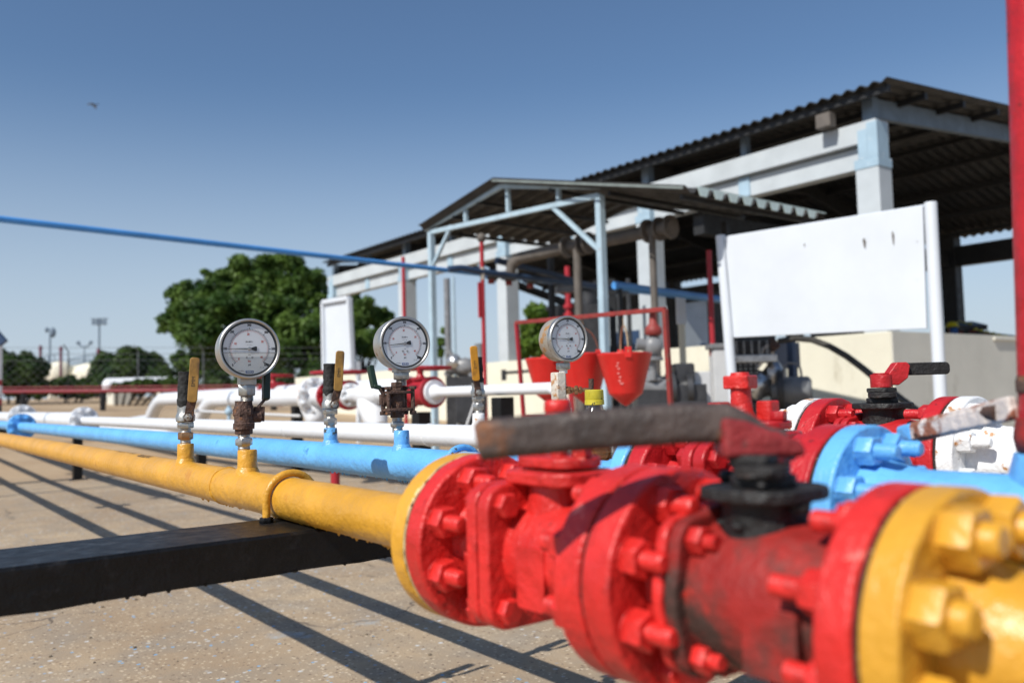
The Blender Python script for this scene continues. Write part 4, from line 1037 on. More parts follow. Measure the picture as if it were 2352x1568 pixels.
mark_m = mat('faded mark', (.60, .16, .14), .6, var=.2, vscale=60)
def bucket(u, v, X, label, mark, bail_rot, hook=True, rz=0):
    "v = rim height in the picture"
    p = at(u, v, X=X)
    t_ = thing('fire_bucket', label, 'bucket', p, rz, 'red fire buckets hanging in a row')
    part('pail', G().lathe([(0, .140), (0, .150), (-.006, .152), (-.012, .149), (-.216, .094), (-.222, .092), (-.295, .004), (-.295, .001)], ax=(0, 0, 1), seg=48).lathe([(-.001, .146), (-.03, .138), (-.2, .09), (-.2, .001)], ax=(0, 0, 1), seg=40), bucket_m, t_, ang=50)
    part('rim_lining', G().lathe([(-.002, .145), (-.002, .1395), (-.190, .090), (-.190, .0895)], ax=(0, 0, 1), seg=40), bucket_in, t_, ang=50)
    c, s_ = math.cos(bail_rot), math.sin(bail_rot); ex = Vector((c, s_, 0))
    part('bail', G().tube(arc((0, 0, 0), ex, (0, 0, 1), .151, 0, math.pi, 20), .0045, 8), rope, t_)
    for k_ in (-1, 1): part('ear', G().box(-.018, .018, -.004, .004, -.03, .028, Matrix.Translation(ex*.150*k_) @ Matrix.Rotation(bail_rot+math.pi/2, 4, 'Z')), bucket_m, t_, .003)
    rail_z = tl.z+(trr.z-tl.z)*((p.y-tl.y)/(trr.y-tl.y))
    if rail_z > p.z+.15:
        part('hook', G().tube([(0, 0, .151), (0, 0, rail_z-p.z-.016)], .003, 6), rope, t_)
    if mark:
        g = G()
        for i, (a, z) in enumerate(((-2.62, -.055), (-2.60, -.085), (-2.66, -.070), (-2.58, -.13), (-2.55, -.165), (-2.62, -.15), (-2.50, -.165), (-2.64, -.11))):
            r_ = .150+z*.262+.0012; g.lathe([(0, .007), (.0006, .007)], (r_*math.cos(a), r_*math.sin(a), z), (math.cos(a), math.sin(a), .25), 10)
        part('paint_mark', g, mark_m, t_)
    return t_
bucket(1262, 822, 3.39, 'red fire bucket hanging leftmost behind the rust stained gauge', False, 1.1)
bucket(1340, 812, 3.36, 'red fire bucket in the middle, half hidden between gauge and front bucket', False, .2)
bucket(1434, 811, 3.33, 'red fire bucket with faded white mark and pointed base, right of the gauge', True, .93)

# ================================================================== overhead pipes
ob = thing('overhead_pipe', 'thin blue pipe crossing the sky from the left edge to the canopy', 'pipe', (0, 0, 0))
q0 = at(-120, 487, Z=2.14); q1 = at(1640, 688, Z=2.14); q0 = q1+(q0-q1)*1.9; q2 = at(1750, 703, Z=2.14)
part('pipe_run', G().tube([q0.lerp(q2, i/30) for i in range(31)], .027, 20), blue_far, ob)
for f_ in (.46, .50, .545, .60):
    pass
for i, (u, v, lb) in enumerate(((1128, 630, 'leftmost'), (1168, 634, 'second'), (1218, 641, 'third'))):
    c = at(u, v, Z=2.10)
    t_ = thing('pipe_valve', 'dark rounded valve slung under the overhead blue pipe, %s of three' % lb, 'valve', c)
    part('body', G().ball((0, 0, -.02), .068, 16, (1, 1, .8)), dark_p, t_)
    part('bonnet', G().lathe([(-.06, .04), (-.11, .04), (-.11, .01)], ax=(0, 0, 1), seg=18), red_dull, t_)
    for s_ in (-1, 1): part('flange', G().lathe([(s_*.08, .055), (s_*.095, .055)], ax=(q2-q0), seg=18), navy, t_)
ob2 = thing('overhead_pipe', 'thicker blue pipe passing behind the drop pipe to the sign post', 'pipe', (0, 0, 0))
qa, qb = at(1412, 655, Z=1.72), at(1790, 706, Z=1.72)
part('pipe_run', G().tube([qa.lerp(qb, i/8) for i in range(9)], .040, 18), blue_far, ob2)
for f_ in (.02, .6): p = qa.lerp(qb, f_); part('post', G().cyl((p.x, p.y, 0), (p.x, p.y, p.z-.03), .03, 14), purl, ob2)
wpz = at(1563, 680, D=10.2)
wpt = thing('white_post', 'short white upright with a dark foot between the column and the red pole', 'post', (wpz.x, wpz.y, 0), -PSI)
part('panel', G().box(-.055, .055, -.03, .03, at(1563, 745, D=10.2).z, wpz.z), white_b, wpt, .004)
part('post_body', G().box(-.035, .035, -.028, .028, 0, at(1563, 745, D=10.2).z-.001), cream, wpt, .003)
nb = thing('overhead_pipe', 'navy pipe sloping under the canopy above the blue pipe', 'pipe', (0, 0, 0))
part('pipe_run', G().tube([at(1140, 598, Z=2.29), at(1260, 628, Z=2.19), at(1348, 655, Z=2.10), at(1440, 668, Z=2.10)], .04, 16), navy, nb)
nb2 = thing('overhead_pipe', 'sagging blue pipe coloured navy for the shade beneath the canopy beside the small valves', 'pipe', (0, 0, 0))
part('pipe_run', G().tube([at(1030, 618, Z=2.08), at(1060, 615, Z=2.10), at(1110, 625, Z=2.07), at(1230, 640, Z=2.05), at(1370, 660, Z=2.05)], .036, 14), navy, nb2)  # stretch of the blue pipe, with the canopy shade put into its navy colour
# brown-grey collector pipe with flanges
ex1 = thing('exhaust_pipe', 'thick brown grey lagged pipe with wide flanges under the canopy roof', 'pipe', (0, 0, 0))
pth = [(1172, 626, 9.8), (1176, 606, 9.8), (1195, 592, 9.75), (1290, 571, 9.2), (1400, 550, 8.75), (1470, 536, 8.45), (1545, 520, 8.1)]
part('pipe_run', G().tube([at(u, v, D=d) for u, v, d in pth], [.058, .062, .066, .066, .066, .066, .066], 20), exhaust, ex1, ang=60)
for u, v, d in ((1303, 568, 9.12), (1338, 561, 8.97), (1352, 558, 8.93), (1488, 531, 8.35), (1515, 526, 8.27), (1540, 521, 8.15)):
    c = at(u, v, D=d); ax = (at(1545, 520, D=8.1)-at(1290, 571, D=9.2)).normalized()
    part('flange', G().lathe([(-.016, .117), (.016, .117)], c, ax, 24), exhaust, ex1, .005)
for u, v0, D, m_, r_, lb in ((1325, 572, 9.0, exhaust, .043, 'brown grey drop pipe behind the right gauge'), (1497, 530, 8.28, exhaust, .035, 'brown grey drop pipe left of the square column'),
                          (1026, 640, 13.5, grey_p, .05, 'grey upright pipe just right of the left canopy post'), (1041, 636, 13.5, steel_b, .022, 'thin pale conduit between the canopy post and the red pole'),
                          (1442, 640, 13.0, dark_p, .035, 'thin dark upright pipe behind the red frame')):
    p = at(u, v0, D=D)
    t_ = thing('vertical_pipe', lb, 'pipe', (p.x, p.y, 0))
    part('pipe_run', G().cyl((0, 0, 0), (0, 0, p.z), r_, 18), m_, t_)
    part('collar', G().cyl((0, 0, 1.0), (0, 0, 1.06), r_*1.5, 18), m_, t_, .004)
p0 = at(1041, 815, D=13.5); p1 = at(1026, 827, D=13.5)
# red service poles
for u, v0, vb_, D, r_, m_, lb in ((1106, 552, 800, 9.7, .024, red_far, 'red and white upright pole with a ball top in front of the canopy'), (926, 590, 735, 16.0, .035, red_far, 'thin red pole against the whitewashed column on the left'),
                             (1303, 612, 720, 14.5, .05, red_far, 'short red riser seen above the right gauge'), (1628, 575, 920, 8.4, .026, red_far, 'thin dark red pole just left of the white sign post')):
    p = at(u, v0, D=D)
    t_ = thing('red_pole', lb, 'pole', (p.x, p.y, 0))
    part('pipe_run', G().tube([(0, 0, gz(0, p.y)), (0, 0, p.z)], r_, 16), m_, t_)
    if u == 1106:
        part('ball_top', G().ball((0, 0, p.z+.03), .055, 14), exhaust, t_)
        part('handle', G().box(-.06, -.03, -.015, .015, 1.55, 1.95), red_far, t_)
        part('band', G().cyl((0, 0, 1.98), (0, 0, 2.12), .026, 16), rust_w, t_)
    if u == 1303:
        for z in (1.75, 1.95, 2.1): part('collar', G().cyl((0, 0, z), (0, 0, z+.07), .085, 16), red_far, t_, .01)
    if u == 1628:
        part('coupling', G().cyl((0, 0, 1.0), (0, 0, 1.06), .036, 16), red_dull, t_)

# ================================================================== secondary white lines with red gate valves
def gate(u, X, z, k, label, wheel_r, group='red gate valves on the rear white pipes', tilt=0):
    Y = at(u, 900, X=X).y
    t_ = thing('gate_valve', label, 'valve', (X, Y, z), 0, group)
    part('body', G().lathe([(-.14*k, .03*k), (-.14*k, .065*k), (-.05*k, .080*k), (0, .092*k), (.05*k, .080*k), (.14*k, .065*k), (.14*k, .03*k)], seg=32), red_far, t_, .004, ang=50)
    for s_ in (-1, 1): part('flange', G().lathe([(s_*.14*k, .108*k), (s_*.170*k, .108*k)], seg=40), red_far, t_, .003)
    for s_ in (-1, 1):
        for i in range(8):
            a = R(22.5+45*i); part('bolt', G().hexa((.088*k*math.sin(a), s_*.14*k, .088*k*math.cos(a)), (.088*k*math.sin(a), s_*.115*k, .088*k*math.cos(a)), .030*k), red_far, t_)
    zt = .168*k
    part('bonnet', G().lathe([(.05*k, .055*k), (.085*k, .045*k), (.09*k, .065*k), (.105*k, .065*k), (.11*k, .030*k), (.13*k, .020*k), (.142*k, .026*k), (.15*k, .014*k), (zt, .014*k)], ax=(0, 0, 1), seg=28), red_far, t_, ang=50)
    wr = wheel_r
    hw = part('handwheel', G().tube([(wr*math.cos(2*math.pi*i/32), wr*math.sin(2*math.pi*i/32), zt) for i in range(32)], .012*k, 8, closed=True), red_far, t_)
    for i in range(5):
        a = 2*math.pi*i/5+.3; part('spoke', G().cyl((.02*k*math.cos(a), .02*k*math.sin(a), zt), (wr*math.cos(a), wr*math.sin(a), zt), .008*k, 8), red_far, hw)
    part('wheel_hub', G().cyl((0, 0, zt-.02*k), (0, 0, zt+.02*k), .025*k, 16), red_far, hw)
    return t_
X1, Z1 = 2.77, .705
gate(779, X1, Z1, 1.0, 'red gate valve with handwheel between white flanges, left of the middle gauge', .20)
gate(966, X1, Z1, .90, 'red gate valve on a black post right of the middle gauge', .19)
Y1 = at(779, 900, X=X1).y; Y2 = at(966, 900, X=X1).y
l1 = thing('white_pipe', 'rear white pipe that bends up from the ground behind the left gauge', 'pipe', (X1, 0, Z1))
Ye = at(500, 905, X=X1).y
pts = [(0, Y1+.19, 0), (0, Ye, 0)]+[(0, Ye+.12*i*1.0, -.0024*i*i*4) for i in range(1, 6)]+[(0, Ye+1.4, -.30), (0, Ye+1.6, -.335), (0, Ye+1.9, -.345), (0, 26, -.345)]
part('pipe_run', G().tube(pts, .073, 24), white, l1, ang=60)
part('flange', flange(Y1+.400, Y1+.440, .146), white_r, l1, .003); part('flange', flange(Y1+.172, Y1+.200, .106), white, l1, .003); bolts(l1, Y1+.400, white, -1, Rb=.124, k=1.5, ly=.8); part('flange', flange(Y1-.200, Y1-.172, .086), white_r, l1, .003)
bolts(l1, Y1-.200, white, -1, Rb=.07, k=.9)
# slanting strainer legs
for yy in (Y1+.34,):
    part('strainer_leg', G().lathe([(0, .07), (.10, .085), (.24, .075), (.28, .04), (.28, .01)], (0, yy+.22, .0), (0, -.70, -.85), 24), white, l1, ang=50)
part('reducer', G().lathe([(0, .052), (-.12, .056), (-.20, .085), (-.30, .088), (-.38, .07), (-.44, .055), (-.445, .02)], (0, Y1-.2, 0), seg=28), white, l1, ang=50)
part('strainer_leg', G().lathe([(0, .06), (.10, .095), (.24, .085), (.30, .06), (.30, .01)], (0, Y1-.42, .02), (0, -.62, -.85), 24), white, l1, ang=50)
l2 = thing('white_pipe', 'rear thin white pipe running right from the second handwheel valve towards the buckets', 'pipe', (X1, 0, Z1))
k9 = .9
part('flange', flange(Y2+.155, Y2+.178, .112), white, l2, .003); part('flange', flange(Y2-.178, Y2-.155, .074), white, l2, .003)
part('pipe_run', G().lathe([(Y2-.17, .05), (Y2-.24, .030), (3.32, .030), (3.32, .01)], seg=24).lathe([(Y1-.62, .052), (Y2+.17, .045)], seg=24).tube([(0, 3.33, 0), (0, 3.27, -.02), (0, 3.25, -.06), (0, 3.25, -.705)], .03, 16), white, l2, ang=50)
X2, Z2 = 3.35, .74
l3 = thing('white_pipe', 'furthest rear white pipe with a long upward bend behind the taped valve', 'pipe', (X2, 0, Z2))
Ye = at(378, 905, X=X2).y
pts = [(0, 5.8, 0), (0, Ye, 0)]+[(0, Ye+.15*i, -.0024*i*i*5) for i in range(1, 6)]+[(0, Ye+2.1, -.36), (0, Ye+2.4, -.40), (0, Ye+2.8, -.41), (0, 34, -.41)]
part('pipe_run', G().tube(pts, .090, 24), white, l3, ang=60)
gate(628, X2, Z2, 1.15, 'small red gate valve behind the left gauge stem', .20)
for x, y, zt in ((X1+.0, Y2+.0, Z1-.12), (X1, 3.75, Z1-.04), (X1, 9.0, .3), (X2, 7.9, Z2-.09)):
    tag(part('pipe_post', G().box(-.045, .045, -.045, .045, 0, zt).box(-.09, .09, -.09, .09, 0, .012), black_p, loc=(x, y, 0), bevel=.003),
        'black post under the %s' % {0: 'second handwheel valve', 1: 'thin rear white pipe near the left bucket', 2: 'rear white pipe far left', 3: 'furthest white pipe behind the left gauge'}[[Y2, 3.75, 9.0, 7.9].index(y)], 'post')
fl_ = thing('drain_fitting', 'small blue grey fitting on a thin rod behind the left gauge', 'fitting', at(526, 945, D=7.2), 0)
part('rod', G().tube([at(440, 943, D=7.8)-fl_.location, at(690, 955, D=6.9)-fl_.location], .012, 10), silver_p, fl_)
part('fitting_body', G().ball((0, 0, 0), .036, 12, (1, 1, 1)).cyl((0, 0, -.07), (0, 0, .05), .016, 12), col_b, fl_)

maroon = mat('dull crimson paint', (.20, .010, .020), .5)
# low red hydrant line along the hedge
rp = thing('red_pipe', 'long low red fire main on short posts in front of the hedge', 'pipe', (0, 0, 0))
ra = at(-60, 900, D=26); rb = at(760, 893, D=24)
part('pipe_run', G().tube([ra.lerp(rb, i/10) for i in range(11)], .060, 16), maroon, rp)
part('upper_rail', G().tube([ra.lerp(rb, i/10)+Vector((0, .3, .13)) for i in range(11)], .022, 10), maroon, rp)
for f_ in (.15, .38, .62, .85):
    p = ra.lerp(rb, f_); part('post', G().box(p.x-.07, p.x+.07, p.y-.07, p.y+.07, gz(0, p.y)-.1, p.z-.05), red_far if f_ > .6 and f_ < .7 else purl, rp)

# ================================================================== machines by the wall
def block(px, py, D):  # px offset -> metres
    return px*D/FPX
D = 8.6
cm = thing('compressor', 'grey air compressor with finned black coolers behind the sign post', 'machine', at(1752, 1010, D=D), -PSI)
cm.location.z = 0
base_v = H-(1010-889)/FPX*D
def L(u, v, d=0):   # local coordinates of the compressor seen at (u,v), d metres behind its front
    p = at(u, v, D=D)-Vector(cm.location); q = Matrix.Rotation(PSI, 3, 'Z') @ p; return Vector((q.x, q.y+d, q.z))
for a, b_ in (((1686, 782), (1776, 812)), ((1686, 832), (1748, 900))):
    p, q = L(*a), L(*b_); g = G()
    g.box(p.x, q.x, .05, .45, q.z, p.z)
    nf = 9
    for i in range(nf): z = q.z+(p.z-q.z)*(i+.5)/nf; g.box(p.x-.01, q.x+.01, .02, .47, z-.004, z+.004)
    part('cooler', g, dark_p, cm)
    g = G()
    for i in range(5):
        for j in range(7):
            x = p.x+(q.x-p.x)*(i+.5)/5; z = q.z+(p.z-q.z)*(j+.5)/7; g.box(x-.010, x+.010, .012, .019, z-.004, z+.003)
    part('cooler_tabs', g, alu, cm)
p, q = L(1683, 815), L(1790, 830); part('header', G().box(p.x, q.x, 0, .4, q.z, p.z), alu, cm, .01)
part('crankcase', G().ball(L(1742, 885, .22), .20, 20, (1, .9, .85), .25), alu, cm, ang=60)
part('cylinder_head', G().ball(L(1792, 860, .22), .12, 16, (.9, .9, 1.2), .3).ball(L(1776, 800, .2), .07, 14, (1, 1, 1.3), .2), alu, cm, ang=60)
part('hose_elbow', G().tube([L(1779, 780, .15), L(1783, 790, .12), L(1790, 800, .1)], .055, 14), rust, cm)
part('inlet_pipe', G().tube([L(1770, 790, .1), L(1758, 800, .1), L(1756, 830, .1), L(1740, 850, .12)], .022, 12), alu, cm)
c = L(1836, 898, .15)
mo = part('motor', G().lathe([(-.24, .08), (-.22, .125), (-.10, .135), (-.10, .150), (.13, .150), (.15, .140), (.165, .12), (.165, .02)], c, (1, -.35, 0), 32), grey_p, cm, ang=45)
part('fan_cover', G().lathe([(.166, .115), (.172, .115), (.172, .01)], c, (1, -.35, 0), 28), dark_p, cm)
part('belt_guard', G().lathe([(-.03, .20), (.03, .20)], L(1800, 895, .10), (1, -.3, 0), 30), dark_p, cm, .01)
part('handle', G().tube([L(1806, 870, .1), L(1808, 838, .1), L(1818, 832, .1), L(1838, 834, .1), L(1846, 845, .1), L(1850, 872, .1)], .012, 10), grey_p, cm)
part('skid', G().box(-.45, .65, 0, .5, .0, .10).box(-.40, .55, .05, .45, .10, L(1700, 925).z), dark_p, cm, .01)
bl2 = thing('upright_post', 'navy upright beside the compressor motor', 'post', (at(1817, 785, D=9.2).x, at(1817, 785, D=9.2).y, 0))
part('post_body', G().box(-.035, .035, -.035, .035, 0, at(1817, 775, D=9.2).z).box(-.08, .08, -.08, .08, 0, .01), navy, bl2, .003)
nbx = thing('grey_cabinet', 'grey panel box behind the compressor', 'cabinet', at(1805, 820, D=10), -PSI)
nbx.location.z = 0; zc = at(1805, 820, D=10).z
part('body', G().box(-.17, .17, 0, .2, zc-.13, zc+.17), mat('slate panel', (.13, .145, .18), .5), nbx, .01)
part('leg', G().box(-.15, -.11, .05, .1, 0, zc-.13).box(.11, .15, .05, .1, 0, zc-.13), purl, nbx)
# hose
hs = thing('hose', 'black rubber hose arching from the compressor down to the right', 'hose', (0, 0, 0))
hp = [(1790, 783, 8.5), (1830, 777, 8.3), (1865, 780, 8.1), (1905, 795, 7.9), (1945, 818, 7.7), (1985, 848, 7.5), (2030, 885, 7.3), (2075, 920, 7.1), (2110, 945, 7.0), (2150, 985, 6.9), (2200, 1040, 6.8), (2260, 1075, 6.7)]
part('hose_run', G().tube([at(u, v, D=d) for u, v, d in hp], .030, 14), rubber, hs)
# dark pump and grey cylinder left of the sign post
pm = thing('pump', 'dark grey pump with a grey cylinder and black flanges behind the red bucket', 'machine', at(1520, 900, D=7.2), -PSI)
zc = pm.location.z; pm.location.z = 0; D = 7.2
def L(u, v, d=0):
    p = at(u, v, D=D)-Vector(pm.location); q = Matrix.Rotation(PSI, 3, 'Z') @ p; return Vector((q.x, q.y+d, q.z))
part('cylinder', G().cyl(L(1450, 888, .1), L(1540, 890, .1), .10, 28), grey_p, pm, .006)
part('pump_case', G().lathe([(-.03, .12), (-.03, .15), (.03, .15), (.03, .13)], L(1545, 893, .1), (1, 0, 0), 28).lathe([(-.05, .05), (.10, .09), (.10, .13), (.15, .13), (.15, .02)], L(1555, 895, .1), (1, -.1, 0), 28), dark_p, pm, .004)
p, q = L(1556, 833), L(1604, 880); part('motor_box', G().box(p.x, q.x, .10, .35, q.z, p.z), dark_p, pm, .02)
part('base', G().box(L(1440, 0).x, L(1600, 0).x, 0, .4, 0, L(0, 925).z), dark_p, pm, .01)
part('top_flange', G().lathe([(0, .11), (.03, .11)], L(1503, 875, .1), (0, 0, 1), 24).lathe([(0, .06), (.12, .03), (.25, .02), (.25, .01)], L(1503, 870, .1), (0, 0, 1), 20), grey_p, pm, .003, ang=50)
gv_ = thing('globe_valve', 'grey globe valve with dark red handwheel stem behind the frame corner', 'valve', at(1500, 800, D=D), -PSI)
zq = Vector(gv_.location)
def LL(u, v): p = at(u, v, D=D)-zq; q = Matrix.Rotation(PSI, 3, 'Z') @ p; return q
part('body', G().ball(LL(1500, 795), .085, 18, (1, .9, 1.1)).cyl(LL(1462, 790), LL(1500, 795), .05, 18).cyl(LL(1500, 800), LL(1500, 845), .035, 16), grey_p, gv_, ang=50)
part('flange', G().lathe([(0, .085), (.03, .085)], LL(1500, 828), (0, 0, 1), 24), grey_p, gv_, .003)
part('stem_guard', G().lathe([(0, .06), (.02, .075), (.06, .07), (.10, .035), (.20, .03), (.22, .04)], LL(1501, 770), (0, 0, 1), 22), red_dull, gv_, ang=50)
part('handwheel', G().lathe([(0, .085), (.022, .085)], LL(1501, 716), (0, 0, 1), 26), red_dull, gv_, .004)
part('support_pipe', G().cyl(LL(1500, 845), LL(1500, 872), .03, 16), grey_p, gv_)
gb = thing('control_box', 'light grey box standing left of the white sign post', 'box', at(1610, 880, D=7.4), -PSI)
z_ = at(1610, 853, D=7.4).z; gb.location.z = 0
part('body', G().box(-.075, .085, 0, .2, .35, z_), silver_p, gb, .008); part('leg', G().box(-.05, -.02, .05, .1, 0, .35).box(.03, .06, .05, .1, 0, .35), purl, gb)
gb2 = thing('control_box', 'pale cabinet immediately behind the left sign post', 'box', at(1665, 880, D=8.2), -PSI)
z_ = at(1655, 800, D=8.2).z; gb2.location.z = 0
part('body', G().box(-.10, .06, 0, .2, .2, z_), silver_p, gb2, .01); part('leg', G().box(-.09, .05, .02, .18, 0, .2), purl, gb2)
part('top_clamp', G().box(-.13, .05, -.02, .22, z_, z_+.05), grey_p, gb2, .01)
# black drum-like boxes at ground near the left bucket
bxx = thing('cable_box', 'black angled box on a stand behind the orange lever valve', 'box', at(1075, 940, D=6.5), -PSI)
zb = bxx.location.z; bxx.location.z = 0
part('body', G().prism([(-.10, -.10), (.12, -.12), (.14, .10), (-.09, .11)], (0, 0, zb), (1, 0, 0), (0, 0, 1), (0, .25, 0)), dark_p, bxx, .01)
part('stand', G().tube([(-.14, .1, 0), (-.08, .1, zb-.10)], .012, 10).tube([(.12, .1, 0), (.02, .1, zb)], .012, 10).tube([(-.02, -.02, zb-.14), (.07, -.02, zb+.10)], .010, 8), silver_p, bxx)
# small dark valves in front of the cream wall
sm = thing('wall_machine', 'blurred grey pump set against the cream wall left of the orange lever', 'machine', at(1060, 845, D=13.0), -PSI)
zb = sm.location.z; sm.location.z = 0
part('body', G().ball((.05, .2, zb+.02), .20, 18, (1, .8, .7), .3).cyl((-.25, .2, zb), (.2, .2, zb-.02), .08, 16), grey_p, sm, ang=60)
part('case', G().ball((-.12, .15, zb+.10), .12, 14, (1, 1, 1), .3).box(.10, .30, .1, .3, zb-.12, zb+.05), alu, sm, ang=60)
part('stand', G().box(-.25, .3, .1, .35, 0, zb-.12), dark_p, sm)
part('stack', G().cyl((.27, .25, zb), (.27, .25, zb+.38), .075, 20), grey_p, sm)
part('feed_pipe', G().tube([(-.1, .2, zb+.1), (-.2, .2, zb+.3), (-.2, .2, zb+.5)], .03, 10), grey_p, sm)
tp = thing('wall_tap', 'small black tap with a pipe on the cream wall beside the left bucket', 'tap', at(1195, 855, D=13.5), -PSI)
part('body', G().cyl((-.22, 0, 0), (.18, 0, .02), .025, 12).ball((.0, 0, .01), .05, 12).box(-.30, -.22, -.03, .03, -.12, .05), dark_p, tp)
part('wall_bracket', G().box(-.02, .02, 0, .9, -.02, .02), dark_p, tp)

# inner shed clutter behind the canopy: two dark frames
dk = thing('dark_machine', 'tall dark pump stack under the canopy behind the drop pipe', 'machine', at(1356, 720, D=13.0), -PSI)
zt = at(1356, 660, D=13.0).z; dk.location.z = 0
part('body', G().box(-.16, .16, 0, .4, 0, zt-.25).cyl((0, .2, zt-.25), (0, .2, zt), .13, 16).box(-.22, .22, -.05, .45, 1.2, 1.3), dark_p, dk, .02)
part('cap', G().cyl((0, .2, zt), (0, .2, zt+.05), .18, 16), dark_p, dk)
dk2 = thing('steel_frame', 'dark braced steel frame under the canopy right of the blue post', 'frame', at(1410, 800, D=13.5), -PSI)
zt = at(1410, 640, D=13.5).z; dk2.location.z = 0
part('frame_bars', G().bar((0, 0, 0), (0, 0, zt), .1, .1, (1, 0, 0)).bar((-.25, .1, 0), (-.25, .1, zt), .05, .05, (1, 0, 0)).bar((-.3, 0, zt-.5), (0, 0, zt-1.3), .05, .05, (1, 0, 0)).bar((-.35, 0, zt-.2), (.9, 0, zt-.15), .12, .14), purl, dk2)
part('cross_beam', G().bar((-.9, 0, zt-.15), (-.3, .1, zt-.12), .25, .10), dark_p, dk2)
# white wall cabin far behind, seen between the columns
cb = thing('white_hut', 'pale rendered hut beyond the shed between the columns', 'building', (21, 19, 0))
part('wall', G().box(-1.5, 3, -1.5, 4, 0, 3.6), col_w, cb, .02)
part('roof', G().box(-1.8, 3.3, -1.8, 4.3, 3.6, 3.75), purl, cb, .02)
part('window', G().box(-1.52, -1.49, 0, 1.2, 1.7, 2.6), navy, cb)
part('door', G().box(-.4, .5, -1.53, -1.495, 0, 2.1), navy, cb)

# ================================================================== person behind the wall
pp = at(2193, 775, D=15.5)
def person(p, facing):
    t_ = thing('person', 'person in blue work clothes and yellow hard hat behind the wall return', 'person', (p.x, p.y, 0), facing)
    pts = [((0, 0, .95), .15, .11), ((0, 0, 1.15), .15, .11), ((0, 0, 1.38), .18, .11), ((0, 0, 1.47), .09, .07), ((0, 0, 1.53), .055, .055)]
    hz = pp.z+.30
    k_ = (hz)/1.75
    me = bpy.data.meshes.new('body'); bm_ = bmesh.new()
    sk_ = {}
    J = dict(pelvis=(0, 0, .95), waist=(0, 0, 1.10), chest=(0, 0, 1.32), neck=(0, .0, 1.48), head=(0, -.02, 1.56), crown=(0, -.02, 1.68),
             hipl=(-.09, 0, .90), hipr=(.09, 0, .90), kneel=(-.10, -.03, .50), kneer=(.10, -.03, .50), ankl=(-.10, 0, .09), ankr=(.10, 0, .09), toel=(-.11, -.14, .03), toer=(.11, -.14, .03),
             shl=(-.17, 0, 1.40), shr=(.17, 0, 1.40), ell=(-.23, -.03, 1.13), elr=(.23, -.03, 1.13), wrl=(-.20, -.22, 1.02), wrr=(.20, -.22, 1.02), hl=(-.19, -.30, 1.02), hr=(.19, -.30, 1.02))
    Rr = dict(pelvis=.14, waist=.125, chest=.145, neck=.055, head=.085, crown=.07, hipl=.095, hipr=.095, kneel=.065, kneer=.065, ankl=.045, ankr=.045, toel=.035, toer=.035,
              shl=.07, shr=.07, ell=.047, elr=.047, wrl=.032, wrr=.032, hl=.035, hr=.035)
    E = [('pelvis', 'waist'), ('waist', 'chest'), ('chest', 'neck'), ('neck', 'head'), ('head', 'crown'), ('pelvis', 'hipl'), ('pelvis', 'hipr'), ('hipl', 'kneel'), ('hipr', 'kneer'), ('kneel', 'ankl'), ('kneer', 'ankr'), ('ankl', 'toel'), ('ankr', 'toer'),
         ('chest', 'shl'), ('chest', 'shr'), ('shl', 'ell'), ('shr', 'elr'), ('ell', 'wrl'), ('elr', 'wrr'), ('wrl', 'hl'), ('wrr', 'hr')]
    names = list(J)
    me.from_pydata([tuple(c*k_ for c in J[n_]) for n_ in names], [(names.index(a), names.index(b)) for a, b in E], [])
    o = bpy.data.objects.new('body', me); COL.objects.link(o); o.parent = t_
    me.materials.append(mat('work clothes', (.03, .10, .28), .8))
    md = o.modifiers.new('skin', 'SKIN')
    for i, n_ in enumerate(names): me.skin_vertices[0].data[i].radius = (Rr[n_]*k_, Rr[n_]*k_)
    me.skin_vertices[0].data[0].use_root = True
    o.modifiers.new('sub', 'SUBSURF').levels = 2; o.modifiers['sub'].render_levels = 2
    part('face', G().ball((0, -.045*k_, 1.585*k_), .078*k_, 14, (.8, .8, 1.1)).ball((0, -.11*k_, 1.57*k_), .014*k_, 8), mat('skin', (.20, .10, .06), .6), t_, ang=80)
    part('hard_hat', G().lathe([(0, .13*k_), (.008*k_, .115*k_), (.012*k_, .105*k_), (.05*k_, .098*k_), (.085*k_, .065*k_), (.10*k_, .02*k_), (.10*k_, .001)], (0, -.03*k_, 1.645*k_), (0, 0, 1), 28), mat('hard hat yellow', (.68, .52, .02), .4), t_, ang=60)
    return t_
person(pp, R(200))
rk = thing('cylinder_rack', 'long low dark red machinery with yellow caps behind the wall return', 'machinery', (0, 0, 0))
ra2, rb2 = at(2205, 762, D=16.5), at(2308, 782, D=15.0)
for i in range(9):
    p = ra2.lerp(rb2, i/8); h_ = (.34 if i < 3 else .20-.01*i)
    q_ = part('cylinder', G().cyl((p.x, p.y, 0), (p.x, p.y, p.z+h_*.5), .11, 16), red_dull if i % 2 else dark_p, rk)
    part('cap', G().lathe([(0, .05), (.04, .04), (.04, .01)], (p.x, p.y, p.z+h_*.5), (0, 0, 1), 12), cap_y, q_)
part('cover', G().bar(ra2+Vector((0, 0, .15)), ra2.lerp(rb2, .35)+Vector((0, 0, .13)), .5, .10).bar(ra2.lerp(rb2, .38)+Vector((0, 0, .03)), rb2+Vector((.1, 0, .06)), .4, .05), dark_p, rk)
part('end_panel', G().bar(rb2+Vector((0, 0, -.06)), rb2+Vector((.25, -.15, -.02)), .3, .18), red_far, rk, .01)

